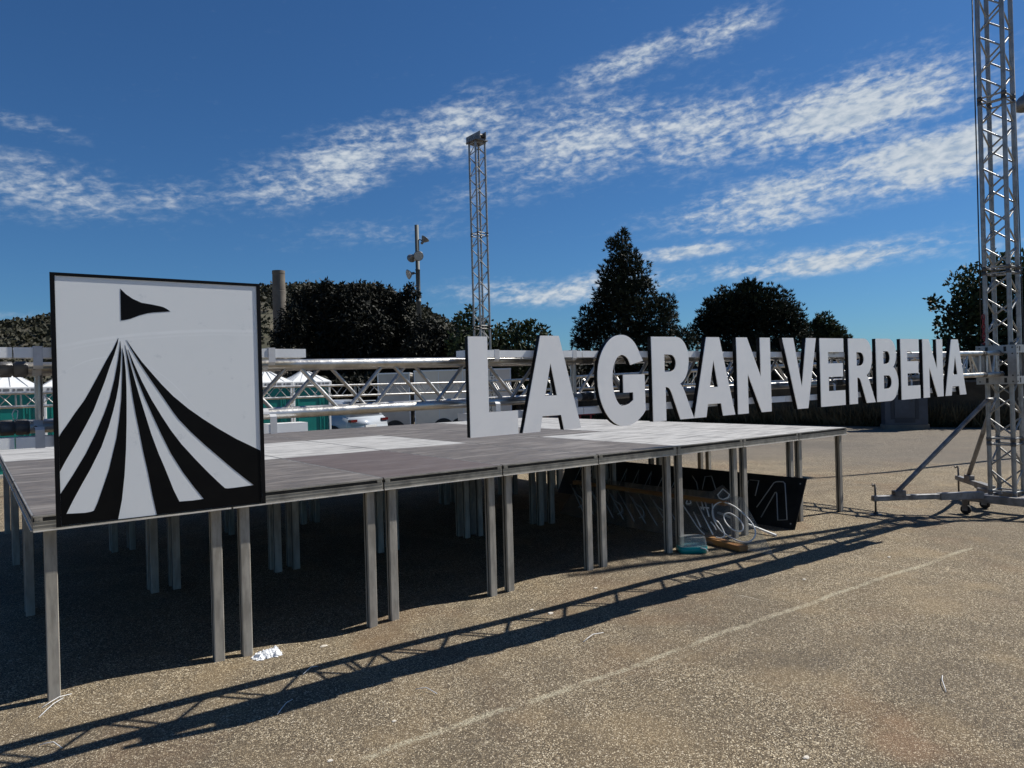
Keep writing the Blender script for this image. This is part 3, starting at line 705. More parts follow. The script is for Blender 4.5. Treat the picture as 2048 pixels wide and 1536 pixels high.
for sx in (-1, 1):
    for sy in (-1, 1):
        c = TB+TD*sx*.26+TN*sy*.34; zz = gh(c.x, c.y)
        w_ = MB(); w_.lathe(c+TD*-.022+Vector((0,0,zz+.0+.058)), TD, [(.03,0),(.056,.004),(.058,.012),(.058,.032),(.056,.040),(.03,.044)], 18); wo = w_.make('castor_wheel', RUBBER, tw, True)
        f_ = MB(); zt_ = .0715; zl_ = zz+.045; f_.box((c.x-.034,c.y-.03,zl_),(c.x-.029,c.y+.03,zt_-.004)); f_.box((c.x+.029,c.y-.03,zl_),(c.x+.034,c.y+.03,zt_-.004)); f_.box((c.x-.034,c.y-.03,zt_-.004),(c.x+.034,c.y+.03,zt_)); f_.make('castor_fork', STEEL, wo)
def outrigger(dirv, L, jack=True):
    dv = Vector(dirv).normalized(); a = TB+dv*.33+Vector((0,0,.165)); b = TB+dv*L+Vector((0,0,.19))
    g = MB(); g.bar(a, b, .06, .06); o = g.make('outrigger_arm', STEEL, tw, bevel=.004)
    g = MB(); k = a.lerp(b, .40); g.bar(a-Vector((0,0,.003)), k-Vector((0,0,.003)), .078, .078); g.make('arm_sleeve', STEEL, o)
    e = b-dv*.035; zz = gh(e.x, e.y)
    g = MB(); g.tube([(e.x,e.y,zz+.008),(e.x,e.y,.34)], .011, 10); j = g.make('jack_screw', DSTEEL, tw, True)
    g = MB(); g.lathe((e.x,e.y,zz+.001), (0,0,1), [(.075,0),(.075,.006),(.03,.012),(.02,.03)], 18); g.make('jack_foot', DSTEEL, j)
    h = Vector((.8,.6,0)) if L < 2 else dv
    g = MB(); g.tube([(e.x,e.y,.335), Vector((e.x,e.y,.34))+h*.02, Vector((e.x,e.y,.31))+h*.13, Vector((e.x,e.y,.335))+h*.16], .010, 8); g.make('jack_handle', DSTEEL, j, True)
    s0 = b-dv*.30+Vector((0,0,.05)); s1 = TB+dv*.22+Vector((0,0,1.27))
    d_ = (s1-s0).normalized()
    rod('strut', s0, s1-d_*.02, .026, STEEL, tw, 14)
    g = MB(); g.tube([s1-d_*.03, s1, s1-dv*.06], .024, 12); g.make('strut_elbow', STEEL, tw, True)
    g = MB(); g.obox(s0-dv*.03+Vector((0,0,-.005)), dv, dv.cross(Vector((0,0,1))), (0,0,1), (.07,.035,.03)); g.make('strut_bracket', STEEL, tw, bevel=.004)
outrigger((-1.57,.85,0), 1.72); outrigger((.70,.72,0), 1.22); outrigger((.75,-.66,0), 1.75)
# hoist chain and cables hang beside the tower
def hang(name, label, cat, pts, r, mat, grp=None):
    g = MB(); g.tube(pts, r, 6); o = g.make(name, mat, None, True); return tag(o, label, cat, grp)
c0 = TB-TD*.155+TN*.165
hang('hoist_cable', 'black hoist cable running down the left edge of the tower', 'cable', [c0+Vector((0,0,6.35)), c0+Vector((.01,0,4)), c0+Vector((0,0,1.92))], .007, CABLE)
c1 = TB+TD*.24-TN*.10
hang('guy_cable', 'thin black cable hanging right of the truss tower', 'cable', [c1+Vector((0,0,6.35)), c1+Vector((.03,-.02,1.5)), c1+Vector((.04,-.02,.4))], .006, CABLE)
hk = empty('hoist_hook', c0+Vector((-.01,-.03,1.95)), 'red chain hook hanging beside the truss tower', 'hook')
g = MB()
for k in range(5):
    z = 2.02+k*.055; p = c0+Vector((-.012,-.03,z)); ax = (TD if k % 2 else TN)
    g.tube([p+ax*.014*math.cos(t*math.pi/4)+Vector((0,0,.036*math.sin(t*math.pi/4))) for t in range(8)], .006, 6, True)
g.make('chain_link', REDP, hk, True)
g = MB(); p = c0+Vector((-.012,-.03,1.98)); g.tube([p+Vector((0,0,.03)), p, p+TD*.03-Vector((0,0,.035)), p-Vector((0,0,.06)), p-TD*.03-Vector((0,0,.045))], .009, 8); g.make('hook_body', REDP, hk, True)

# ------------------------------------------------------------------ rear tower and rear truss
BX, BY = 9.75, 10.05
rt = empty('truss_tower', (BX, BY, gh(BX, BY)), 'slim far truss tower with lifting head rising behind the letters', 'truss tower')
Pr = lambda u, a, b: Vector((BX+a, BY+b, u))
truss(rt, Pr, [(.10,.75),(.75,3.0),(3.0,5.25),(5.25,7.49)], ALUT, half=.28, cc=.275, coup=STEEL)
g = MB()
for sx in (-1, 1): g.obox((BX+sx*.085, BY+.03, 7.60), (0,1,0), (1,0,0), (0,0,1), (.30,.006,.09))
g.box((BX-.18,BY-.22,7.492),(BX+.18,BY+.22,7.514)); g.make('tower_head', STEEL, rt)
for yy in (-.17, .19):
    g = MB(); g.lathe((BX-.06,BY+yy,7.61), (1,0,0), [(.055,0),(.045,.02),(.045,.10),(.055,.12)], 16); g.make('pulley_wheel', DSTEEL, rt, True)
block(rt, (BX, BY, 1.565), Vector((1,0,0)), Vector((0,1,0)), .21, .25, SLV)
for a, b, c_, d_ in ((BX-.45,BX+.45,BY-.22,BY-.16),(BX-.45,BX+.45,BY+.16,BY+.22)):
    MB().box((a,c_,.06),(b,d_,.155)).make('base_beam', STEEL, rt)
for sx in (-1,1):
    MB().box((BX+sx*.45-.03,BY-.45,-.02),(BX+sx*.45+.03,BY+.45,.058)).make('base_foot', STEEL, rt)
rtr = empty('rear_truss', (2, BY, 1.4), 'thin rear box truss running behind the stage past the toilets', 'truss')
Pq = lambda u, a, b: Vector((u, BY+a, 1.565+b))
truss(rtr, Pq, [(-5.6,-2.6),(-2.6,.4),(.4,3.4),(3.4,6.4),(6.4,9.38)], ALU, half=.25, cc=.225, cr=.024, br=.009, n=6)
SX0 = TX
rtr2 = empty('side_truss', (9.6, 4.5, 1.4), 'side box truss linking the near tower and the far tower behind the letters', 'truss')
SA, SB = Vector((TX, TY+.21, 1.675)), Vector((BX, BY-.22, 1.565)); SDIR = (SB-SA); SLEN = SDIR.length; SDIR = SDIR.normalized(); SSD = SDIR.cross(Vector((0,0,1))).normalized(); SUP = SSD.cross(SDIR)
Ps = lambda u, a, b: SA+SDIR*u+SSD*a+SUP*b
truss(rtr2, Ps, [(0,1.5),(1.5,4.5),(4.5,7.5),(7.5,SLEN)], ALU, half=.25, cc=.235, cr=.025, br=.01, n=6)

# ------------------------------------------------------------------ portable toilets
def make_toilet():
    t = bpy.data.objects.new('portable_toilet', None); C.objects.link(t)
    w = 1.10
    MB().box((0,0,0),(w,w,.12)).make('base', TRLD, t, bevel=.01)
    for nm, lo, hi in (('front_wall',(.05,.04,.12),(w-.05,.07,1.93)),('back_wall',(.05,w-.07,.12),(w-.05,w-.04,1.93)),('side_wall',(.04,.07,.12),(.07,w-.07,1.93)),('side_wall',(w-.07,.07,.12),(w-.04,w-.07,1.93))):
        MB().box(lo,hi).make(nm, TEAL, t)
    g = MB()                                                     # raised mouldings on the face
    for x0,x1,z0,z1 in ((.14,.80,.30,.335),(.14,.80,1.60,1.635),(.14,.175,.336,1.599),(.765,.80,.336,1.599)): g.box((x0,.018,z0),(x1,.042,z1))
    g.box((.20,.028,.42),(.74,.042,.47)); g.box((.20,.028,1.10),(.74,.042,1.14))
    d = g.make('door_moulding', TEAL, t, bevel=.004)
    for z in (.55,1.0,1.45): MB().box((.83,.02,z),(.86,.041,z+.16)).make('hinge', TEAL, t)
    for x0 in (.88,.96): MB().box((x0,.022,.16),(x0+.035,.041,1.88)).make('rib', TEAL, t)
    g = MB()
    for z in (.5,.9,1.3,1.7): g.box((w-.041,.2,z),(w-.022,w-.2,z+.05)); g.box((.022,.2,z),(.041,w-.2,z+.05))
    g.make('side_moulding', TEAL, t)
    for x in (.0, w-.055):
        for y in (.0, w-.055): MB().box((x,y,.121),(x+.055,y+.055,1.929)).make('corner_post', TOIW, t, bevel=.008)
    MB().box((-.03,-.03,1.93),(w+.03,w+.03,2.07)).make('vent_band', TOIW, t, bevel=.012)
    g = MB()
    for k in range(4):
        for x0, x1 in ((.07+k*.26,.12+k*.26),(.15+k*.26,.27+k*.26)):
            if x1 < w-.03:
                g.box((x0,-.034,1.975),(x1,-.0305,2.03)); g.box((x0,w+.0305,1.975),(x1,w+.034,2.03)); g.box((-.034,x0,1.975),(-.0305,x1,2.03)); g.box((w+.0305,x0,1.975),(w+.034,x1,2.03))
    g.make('vent_slot', VENT, t)
    c = w/2; e = w/2+.02; r = .10
    V = [(c-e,c-e,2.07),(c+e,c-e,2.07),(c+e,c+e,2.07),(c-e,c+e,2.07),(c-.10,c-.10,2.36),(c+.10,c-.10,2.36),(c+.10,c+.10,2.36),(c-.10,c+.10,2.36)]
    MB().add(V, [(0,3,2,1),(4,5,6,7),(0,1,5,4),(1,2,6,5),(2,3,7,6),(3,0,4,7)]).make('roof', TOIW, t)
    g = MB()
    for k in (-1,0,1):
        for (dx_, dy_) in ((0,-1),(0,1),(1,0),(-1,0)):
            n_ = Vector((dx_,dy_,0)); s_ = Vector((-dy_,dx_,0)); p0 = Vector((c,c,2.075))+n_*(e-.01)+s_*k*.33; p1 = Vector((c,c,2.368))+n_*.11+s_*k*.07
            g.bar(p0, p1, .016, .02)
    g.make('roof_rib', pmat('roof_rib_grey',(.5,.51,.52),.5) if 'roof_rib_grey' not in bpy.data.materials else bpy.data.materials['roof_rib_grey'], t)
    return t
t0 = make_toilet()
TL = {-.06:'teal portable toilet with white roof left of the tent sign nearest the picture edge', 1.11:'teal portable toilet mostly hidden behind the left edge of the tent sign',
      5.86:'teal portable toilet just right of the tent sign beside another toilet', 7.0:'teal portable toilet next to the parked white car'}
for k, (x, lab) in enumerate(TL.items()):
    o = t0 if k == 0 else copy_tree(t0)
    y = 15.3+(.0 if k < 2 else .05*k); o.location = (x, y, gh(x+.5, y+.5)-.02); tag(o, lab, 'portable toilet', 'row of teal portable toilets')

# ------------------------------------------------------------------ white car
def make_car(loc, rz):
    c = empty('parked_car', loc, 'white car parked beside the teal toilets seen from behind', 'car'); 
    def L(pt): return Vector(pt)
    # local: x forward, y left, z up; built then rotated through the Empty
    prof = [(-2.12,.36),(-2.16,.55),(-2.13,.72),(-2.02,.98),(-1.75,1.04),(-.6,1.05),(.55,1.04),(1.25,.96),(1.9,.84),(2.15,.66),(2.18,.42),(2.1,.30),(-2.0,.28)]
    def loft(name, prof, ws, mat, bev=.03):
        m_ = MB(); n = len(prof); V = []; F = []
        for sgn, ww in ((-1,1),(1,1)):
            for (x, z), w_ in zip(prof, ws): V.append((x, sgn*w_, z))
        F = [tuple(range(n)), tuple(range(2*n-1, n-1, -1))]+[(i, n+i, n+(i+1) % n, (i+1) % n) for i in range(n)]
        m_.add(V, F); o = mesh_obj(name, m_.v, m_.f, mat, c)
        bm = bmesh.new(); bm.from_mesh(o.data); bmesh.ops.recalc_face_normals(bm, faces=bm.faces); bmesh.ops.bevel(bm, geom=list(bm.edges), offset=bev, segments=3, affect='EDGES', clamp_overlap=True); bm.to_mesh(o.data); bm.free()
        o.data.polygons.foreach_set('use_smooth', [True]*len(o.data.polygons)); return o
    loft('body', prof, [.86,.88,.91,.88,.88,.88,.88,.87,.82,.76,.76,.80,.84], CARW, .05)
    cab = [(-2.0,.99),(-1.72,1.42),(-1.45,1.50),(-.6,1.555),(.1,1.54),(.45,1.46),(1.2,.97)]
    loft('cabin', cab, [.82,.66,.62,.60,.60,.62,.78], CARW, .035)
    def plate(name, pts, mat): return mesh_obj(name, pts, [tuple(range(len(pts)))], mat, c)
    for sg in (-1, 1):
        def q(x, z): 
            w_ = .83-(z-.99)/(1.5-.99)*.185; return (x, sg*(w_+.035), z)
        for nm, pts in (('rear_side_window', [(-1.66,1.10),(-.62,1.09),(-.62,1.46),(-1.42,1.40)]), ('front_side_window', [(-.56,1.09),(.92,1.06),(.38,1.40),(-.56,1.46)])):
            P = [q(*p) for p in pts]; plate(nm, P if sg < 0 else P[::-1], GLASSB)
        for x in (-1.32, 1.36):
            g = MB(); g.lathe((x, sg*.80, .335), (0,sg,0), [(.19,.0),(.335,.01),(.34,.05),(.34,.10),(.32,.13),(.22,.135)], 24); o = mesh_obj('wheel', g.v, g.f, TYRE, c, True)
            g = MB(); g.lathe((x, sg*.925, .335), (0,sg,0), [(.215,.0),(.21,.014),(.06,.022)], 20); mesh_obj('wheel_rim', g.v, g.f, CHROME, o)
            g = MB(); P = [(x+.40*math.cos(a), sg*.893, .335+.40*math.sin(a)) for a in [math.pi*k/16 for k in range(17)]]
            Q = [(x+.345*math.cos(a), sg*.90, .335+.345*math.sin(a)) for a in [math.pi*k/16 for k in range(17)]]
            g.add(P+Q, [(k, k+1, 18+k, 17+k) for k in range(16)]); ar = mesh_obj('wheel_arch', g.v, g.f, GROOVE, c)
            md = ar.modifiers.new('thick', 'SOLIDIFY'); md.thickness = .02
        g = MB(); g.box((-2.135, min(sg*.60,sg*.885), .83), (-2.0, max(sg*.60,sg*.885), .91)); mesh_obj('tail_light', g.v, g.f, REDL, c)
        g = MB(); g.box((.62, min(sg*.90,sg*1.05), 1.02), (.76, max(sg*.90,sg*1.05), 1.14)); mesh_obj('mirror', g.v, g.f, CARW, c)
    plate('rear_window', [(-2.02,-.70,1.08),(-2.02,.70,1.08),(-1.77,.60,1.475),(-1.77,-.60,1.475)][::-1], GLASSB)
    plate('windscreen', [(1.16,-.68,1.03),(1.16,.68,1.03),(.53,.55,1.44),(.53,-.55,1.44)], GLASSB)
    g = MB(); g.box((-1.86,-.60,1.485),(-1.55,.60,1.51)); mesh_obj('roof_spoiler', g.v, g.f, CARW, c)
    g = MB(); g.box((-2.185,-.70,.36),(-2.10,.70,.47)); mesh_obj('rear_bumper', g.v, g.f, GROOVE, c)
    g = MB(); g.box((-2.175,-.26,.60),(-2.14,.26,.71)); mesh_obj('number_plate', g.v, g.f, PLATE, c)
    c.rotation_euler = (0,0,rz); return c
make_car((9.55, 19.55, gh(9.5,19.5)), math.atan2(.93,-.37))

# ------------------------------------------------------------------ trailers
def trailer(loc, rz, L, Wd, z0, z1, mat, label, wheels, dark=False):
    t = empty('box_trailer', loc, label, 'trailer')
    def mk(g, name, mt, **k): return mesh_obj(name, g.v, g.f, mt, t, k.get('sm', False))
    mk(MB().box((0,0,z0),(L,Wd,z1)), 'box_body', mat)
    g = MB(); g.box((-.02,-.02,z1+.001),(L+.02,Wd+.02,z1+.05)); mk(g, 'roof_edge', TRLT)
    n = int(L/.9)
    for k in range(1, n): mk(MB().box((k*L/n-.012,-.012,z0+.02),(k*L/n+.012,-.001,z1-.02)), 'panel_seam', TRLT if not dark else TRL)
    mk(MB().box((-.012,-.014,z0),(.03,-.001,z1)), 'corner_trim', TRLT); mk(MB().box((L-.03,-.014,z0),(L+.012,-.001,z1)), 'corner_trim', TRLT)
    mk(MB().box((0,.05,z0-.14),(L,.15,z0-.001)), 'chassis_rail', DSTEEL); mk(MB().box((0,Wd-.15,z0-.14),(L,Wd-.05,z0-.001)), 'chassis_rail', DSTEEL)
    for x in wheels:
        for y, sg in ((-.02,-1),(Wd+.02,1)):
            g = MB(); g.lathe((x,y,.31), (0,sg,0), [(.18,-.16),(.30,-.15),(.31,-.10),(.31,-.03),(.29,0),(.17,.0)], 20); o = mk(g, 'wheel', TYRE, sm=True)
            g = MB(); g.lathe((x,y+sg*.002,.31), (0,sg,0), [(.165,-.01),(.16,.008),(.05,.014)], 16); mesh_obj('wheel_rim', g.v, g.f, CHROME, o)
        g = MB(); P = [(x+.40*math.cos(a), -.016, .31+.40*math.sin(a)) for a in [math.pi*k/12 for k in range(13)]]
        g.add(P, [tuple(range(13))[::-1]]); mk(g, 'wheel_arch', GROOVE)
    g = MB(); g.bar((L,Wd/2,z0-.08),(L+1.1,Wd/2,z0-.08),.09,.09); mk(g, 'drawbar', DSTEEL)
    if dark:
        mk(MB().box((.25,-.02,z0+.25),(.32,-.001,z0+.35)), 'latch', TRLT); mk(MB().box((.25,-.02,z0+.75),(.32,-.001,z0+.85)), 'latch', TRLT)
    t.rotation_euler = (0,0,rz); return t
fa = math.atan2(-.55,.835)
trailer((11.95, 20.2, gh(12,20)), fa, 1.18, 1.6, .38, 2.10-gh(12,20), TRLD, 'dark grey box trailer standing between the car and the pale trailer', (.6,), True)
trailer((13.02, 19.35, gh(13,19)), fa, 3.6, 1.9, .30, 2.16-gh(13,19), TRL, 'pale grey twin axle box trailer behind the truss', (1.05,1.68))
# red farm trailer and blue drum seen through the first letters
r = empty('farm_trailer', (15.1, 15.6, gh(15,15.6)), 'low red flatbed trailer parked behind the letters LA', 'trailer')
def mk(g, name, mt, sm=False): return mesh_obj(name, g.v, g.f, mt, r, sm)
mk(MB().box((0,0,.62),(2.6,1.4,.70)), 'bed', REDP)
for x in [.15+.38*k for k in range(7)]: mk(MB().box((x,-.03,.42),(x+.06,.0,.62)), 'stake', REDP)
mk(MB().box((0,-.02,.36),(2.6,.03,.42)), 'side_rail', REDP); mk(MB().box((0,-.035,.72),(2.6,.0,.84)), 'drop_side', REDP)
for x in (.7,1.9):
    for y, sg in ((.0,-1),(1.4,1)):
        g = MB(); g.lathe((x,y,.27), (0,sg,0), [(.15,-.16),(.26,-.15),(.27,-.08),(.26,0),(.14,0)], 18); w_ = mk(g, 'wheel', TYRE, True)
        g = MB(); g.lathe((x,y,.27), (0,sg,0), [(.13,-.01),(.12,.01)], 14); mesh_obj('wheel_rim', g.v, g.f, REDP, w_)
r.rotation_euler = (0,0,fa)
dr = empty('plastic_drum', (16.6, 15.35, gh(16,15)), 'blue plastic drum visible through the opening of the first letter A', 'drum')
g = MB(); g.lathe((0,0,0), (0,0,1), [(.26,0),(.29,.03),(.29,.30),(.305,.32),(.29,.34),(.29,.62),(.305,.64),(.29,.66),(.29,.9),(.25,.95)], 22)
mesh_obj('drum_body', [v*1.45 for v in g.v], g.f, BLUEP, dr, True)
g = MB(); g.lathe((.1,0,.95), (0,0,1), [(.05,0),(.05,.03)], 12); mesh_obj('drum_cap', [v*1.45 for v in g.v], g.f, BLUEP, dr)

# ------------------------------------------------------------------ boundary wall, cabinet
wl = empty('boundary_wall', (22, 8, 0), 'long low earth coloured wall along the far edge of the lot', 'wall')
Wp = [(21.3,40),(21.5,24),(21.7,13),(22.2,7.2),(23.4,3.6),(25.0,-2),(27.5,-12),(30,-24)]
g = MB(); g2 = MB()
for (x0,y0),(x1,y1) in zip(Wp, Wp[1:]):
    d = Vector((x1-x0,y1-y0,0)); 
    g.obox(((x0+x1)/2,(y0+y1)/2,.45), d, (d.y,-d.x,0), (0,0,1), (d.length/2+.01,.12,.85)); g2.obox(((x0+x1)/2,(y0+y1)/2,1.33), d, (d.y,-d.x,0), (0,0,1), (d.length/2+.02,.17,.03))
g.make('wall_body', WALLM, wl); g2.make('wall_coping', COPE, wl)
cb = empty('utility_cabinet', (21.35, 5.55, 0), 'grey metal utility cabinet with a framed door by the far wall', 'cabinet')
cr_ = math.atan2(-.70,.93)*0+R(-37)
def mk(g, name, mt): return mesh_obj(name, g.v, g.f, mt, cb)
mk(MB().box((-.58,-.3,-.05),(.58,.3,.14)), 'plinth', CONC)
mk(MB().box((-.55,-.27,.141),(.55,.27,1.45)), 'housing', CAB)
mk(MB().box((-.60,-.33,1.451),(.60,.33,1.53)), 'cap', CAB)
d_ = mk(MB().box((-.30,-.295,.36),(.22,-.271,1.36)), 'door', CAB)
o = mesh_obj('handle', MB().box((.12,-.33,.80),(.15,-.296,.95)).v, MB().box((.12,-.33,.80),(.15,-.296,.95)).f, DSTEEL, d_)
mk(MB().box((-.40,-.285,.30),(-.31,-.2711,1.42)), 'door_frame', CABD); mk(MB().box((.23,-.285,.30),(.32,-.2711,1.42)), 'door_frame', CABD)
mk(MB().box((-.30,-.285,.20),(.22,-.2711,.33)), 'vent_grille', CABD)
cb.rotation_euler = (0,0,R(-53))

# ------------------------------------------------------------------ trees
def crown_mesh(blobs, base, rn, n_per, ll, lw, tuft=0, depth=1.0, tries=0, inner=.3, droop=0.0):
    m = MB(); tot = sum(b[2]**2 for b in blobs)
    for bx, bz, br in blobs:
        cnt = int(n_per*br*br/tot)
        dj = rn.uniform(-.5,.5)*depth*br
        for i in range(cnt):
            v = rvec(rn); rr = br*(rn.random()**(.33) if rn.random() > inner else rn.random()**.6)
            lump = 1+.28*mnoise.noise(Vector((bx+v.x*2.1, bz+v.y*2.1, v.z*2.1+br)))+.12*mnoise.noise(Vector((v.x*6, v.y*6+bx, v.z*6+bz)))
            p = base+RX*(bx+v.x*rr*lump)+RY*(dj+v.y*rr*lump*depth)+Vector((0,0,bz-base.z+v.z*rr*lump))
            if tuft:
                ax = (v+Vector((0,0,.5))+rvec(rn)*.6).normalized()
                for k in range(tuft):
                    leaf_quad(m, p, (ax+rvec(rn)*.55), rvec(rn), ll*rn.uniform(.7,1.3), lw)
            else:
                d = (rvec(rn)+v*.4-Vector((0,0,droop))).normalized(); leaf_quad(m, p, d, rvec(rn), ll*rn.uniform(.7,1.35), lw*rn.uniform(.8,1.2))
    return m
def tree(name, label, base, blobs, leafm, n, ll, lw, tuft=0, depth=1.0, trunk_r=.15, seed=1, cat='tree', inner=.3, droop=0.0, group=None, limbs=True):
    base = Vector(base); base.z = gh(base.x, base.y) if base.x < 21 else base.z
    rn = random.Random(seed); t = empty(name, base, label, cat, group)
    crown_mesh(blobs, base, rn, n, ll, lw, tuft, depth, inner=inner, droop=droop).make('crown', leafm, t)
    top = max(b[1]-b[2]*.4 for b in blobs)
    hz = top-base.z; g = MB(); mx = blobs[0][0]
    pts = [base+RX*(mx*f*.8+.05*math.sin(5*f+seed))+Vector((0,0,hz*f-.1*(1-f))) for f in (0,.15,.35,.55,.75,.97)]
    g.tube(pts, [trunk_r*k for k in (1.25,1,.82,.6,.4,.12)], 9)
    tr = g.make('trunk', BARK, t, True)
    if limbs:
        g = MB()
        for bx, bz, br in blobs:
            f = max(.12, min(.9, (bz-base.z-abs(bx-mx)*.5)/hz)); k = min(4, int(f*5)); s_ = pts[k].lerp(pts[k+1], min(1, max(0, f*5-k)))
            e = base+RX*bx+Vector((0,0,bz-base.z))
            g.tube([s_, s_.lerp(e, .5)+Vector((0,0,.08)), e], [trunk_r*.35, trunk_r*.22, trunk_r*.06], 6)
        g.make('limb', BARK, t, True)
    return t
PINE = [(0.11,7.93,.31),(-.12,7.39,.55),(.31,6.94,.66),(-.37,6.4,.62),(.62,6.16,.75),(-.06,5.62,.99),(-.62,5.2,.71),(.93,5.38,.77),(-.09,4.52,1.21),(1.23,4.27,.99),(1.91,4.86,.48),(2.0,4.24,.44),(-1.31,4.33,.71),(-1.65,3.68,.55),(-.34,3.21,1.54),(1.42,3.16,1.1),(-1.89,3.25,.33),(2.53,3.35,.55),(2.96,3.12,.4),(-.16,1.88,1.32)]
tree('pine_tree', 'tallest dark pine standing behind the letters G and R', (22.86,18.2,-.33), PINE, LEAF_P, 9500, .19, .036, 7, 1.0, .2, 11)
RND = [(.27,5.01,1.12),(-.67,4.8,1.05),(1.2,4.86,.98),(-1.38,4.47,.89),(2.01,4.26,.82),(-.23,3.85,1.64),(1.4,3.57,1.29),(-1.87,3.78,.7),(2.46,3.54,.59),(.29,5.59,.52),(-.28,2.09,1.64),(1.6,2.16,1.17)]
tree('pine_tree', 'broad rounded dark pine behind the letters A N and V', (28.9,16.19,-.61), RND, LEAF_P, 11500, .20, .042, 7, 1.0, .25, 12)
SML = [(.01,4.54,.64),(-.44,3.82,.87),(.72,3.79,.72),(1.29,3.49,.41),(.27,3.37,1.01),(.09,2.22,1.3)]
tree('pine_tree', 'small pine right of the rounded pine above the letters E R', (39.35,18.37,-1.25), SML, LEAF_R, 4200, .21, .05, 6, 1.0, .15, 13)
RGT = [(.05,4.11,.43),(.6,3.85,.74),(-.52,3.75,.5),(-.1,3.25,.74),(-.78,3.14,.43),(-1.34,3.28,.2),(-1.52,3.38,.12),(-1.04,2.71,.37),(-.43,2.39,.74),(.69,2.6,1.12),(-1.24,2.28,.22),(.17,1.63,.99),(-1.07,1.85,.31),(1.21,3.33,1.12),(1.42,2.09,1.24),(-.34,1.02,.62),(-.9,1.3,.5),(-.6,.6,.6)]
RGT = [(x*1.278, (z-1.604)*1.278+1.604, r_*1.278) for x, z, r_ in RGT]
tree('broadleaf_tree', 'leafy green tree behind the right truss tower', (25.75,4.81,-.2), RGT, LEAF_R, 15000, .17, .10, 0, 1.0, .2, 14, inner=.35)
DRK = [(-2.44,6.17,.68),(-1.39,6.33,.79),(-.09,6.11,.84),(1.09,6.08,.79),(2.4,5.96,.63),(2.93,6.42,.37),(-2.73,5.0,1.05),(-1.17,4.7,1.57),(.92,4.64,1.7),(2.5,4.86,1.05),(3.27,4.31,.79),(-1.73,3.4,1.57),(.36,3.22,1.57),(2.46,3.42,1.31),(-3.67,4.24,.65),(-3.05,5.93,.39),(-2.29,2.11,1.18),(-.2,1.92,1.31),(2.16,2.12,1.18),(-2.9,6.62,.24),(-2.2,6.88,.28),(-1.75,6.75,.2),(-1.25,7.08,.28),(-.55,6.85,.26),(.0,6.95,.2),(.5,6.9,.28),(1.35,6.8,.28),(2.0,6.62,.25),(3.1,6.75,.26),(3.42,6.42,.2),(3.75,4.9,.3),(-3.4,5.3,.25)]
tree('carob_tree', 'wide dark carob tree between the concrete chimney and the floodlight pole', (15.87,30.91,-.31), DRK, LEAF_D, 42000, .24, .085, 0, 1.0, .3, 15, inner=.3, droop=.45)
LOW = [(-.36,4.2,.63),(.11,3.59,.84),(1.07,3.44,.92),(-.63,3.24,.96),(.56,2.49,1.08),(-.9,2.17,.96)]
tree('carob_tree', 'lower dark bushy tree right of the floodlight pole', (17.88,25.67,-.27), LOW, LEAF_D, 13000, .20, .08, 0, 1.0, .15, 16)
SP1 = [(-.08,4.76,.17),(-.4,4.27,.41),(.31,3.88,.52),(-.32,3.27,.79),(.6,3.04,.79),(.06,2.23,.93),(-.15,4.5,.15),(.15,4.3,.2)]
tree('shrub_tree', 'loose leafy shrub behind the foot of the far truss tower', (16.45,20.49,-.04), SP1, LEAF_R, 2600, .20, .11, 0, 1.0, .07, 17, inner=.5)
SP2 = [(-.83,3.4,.66),(-.1,3.67,.54),(.42,3.99,.33),(.82,3.6,.45),(1.23,3.22,.33),(-.36,4.15,.17),(.18,2.9,.87),(-.87,2.2,.83),(.78,2.05,.83)]
tree('shrub_tree', 'upright leafy shrub above the letters L and A right of the far tower', (18.02,19.32,-.1), SP2, LEAF_R, 3600, .20, .11, 0, 1.0, .08, 18, inner=.5)
# dark hedge along the far wall and behind the vehicles
def hedge(name, label, pts, h0, h1, n, seed):
    rn = random.Random(seed); m = MB(); P = [Vector((x,y,0)) for x, y in pts]; Ls = [(b-a).length for a, b in zip(P, P[1:])]; tot = sum(Ls)
    for i in range(n):
        u = rn.random()*tot; k = 0
        while u > Ls[k]: u -= Ls[k]; k += 1
        c = P[k].lerp(P[k+1], u/Ls[k]); h = h0+(h1-h0)*(.5+.5*mnoise.noise(Vector((c.x*.35,c.y*.35,seed))))
        w = rn.gauss(0,.55); z = h*(rn.random()**.75)*(1-.12*w*w)
        leaf_quad(m, c+Vector((w,rn.gauss(0,.3),z-.3)), rvec(rn), rvec(rn), .27, .13)
    tag(m.make(name, LEAF_D), label, 'hedge', kind='stuff')
hedge('hedge', 'dense dark hedge running behind the earth wall', [(23.0,40),(23.1,24),(23.2,14),(23.9,7.5),(25.2,3.5),(27,-3),(29.5,-12)], 2.1, 3.0, 38000, 21)
hedge('hedge', 'dark undergrowth behind the toilets car and trailers', [(-14,29),(2,31),(9,30),(16,27.5),(22,24)], 1.9, 3.0, 26000, 22)
def weeds(name, label, mat, n, off, hmin, hmax, seed, thr):
    m = MB(); rn = random.Random(seed)
    for i in range(n):
        k = rn.random()*(len(Wp)-2); a = int(k); (x0,y0),(x1,y1) = Wp[a], Wp[a+1]; f = k-a
        x, y = x0+(x1-x0)*f-.2-abs(rn.gauss(0, off)), y0+(y1-y0)*f
        if mnoise.noise(Vector((x*.6,y*.6,seed))) < thr: continue
        leaf_quad(m, Vector((x,y,gh(x,y)-.01)), Vector((rn.gauss(0,.35),rn.gauss(0,.35),1)), rvec(rn), rn.uniform(hmin,hmax), .035)
    tag(m.make(name, mat), label, 'weeds', kind='stuff')
LEAF_DRY = leaf_mat('dry_grass', (.11,.082,.045), (.19,.14,.075), .12)
weeds('weeds', 'green weeds growing along the foot of the far wall', LEAF_R, 5000, .16, .08, .32, 5, -.1)
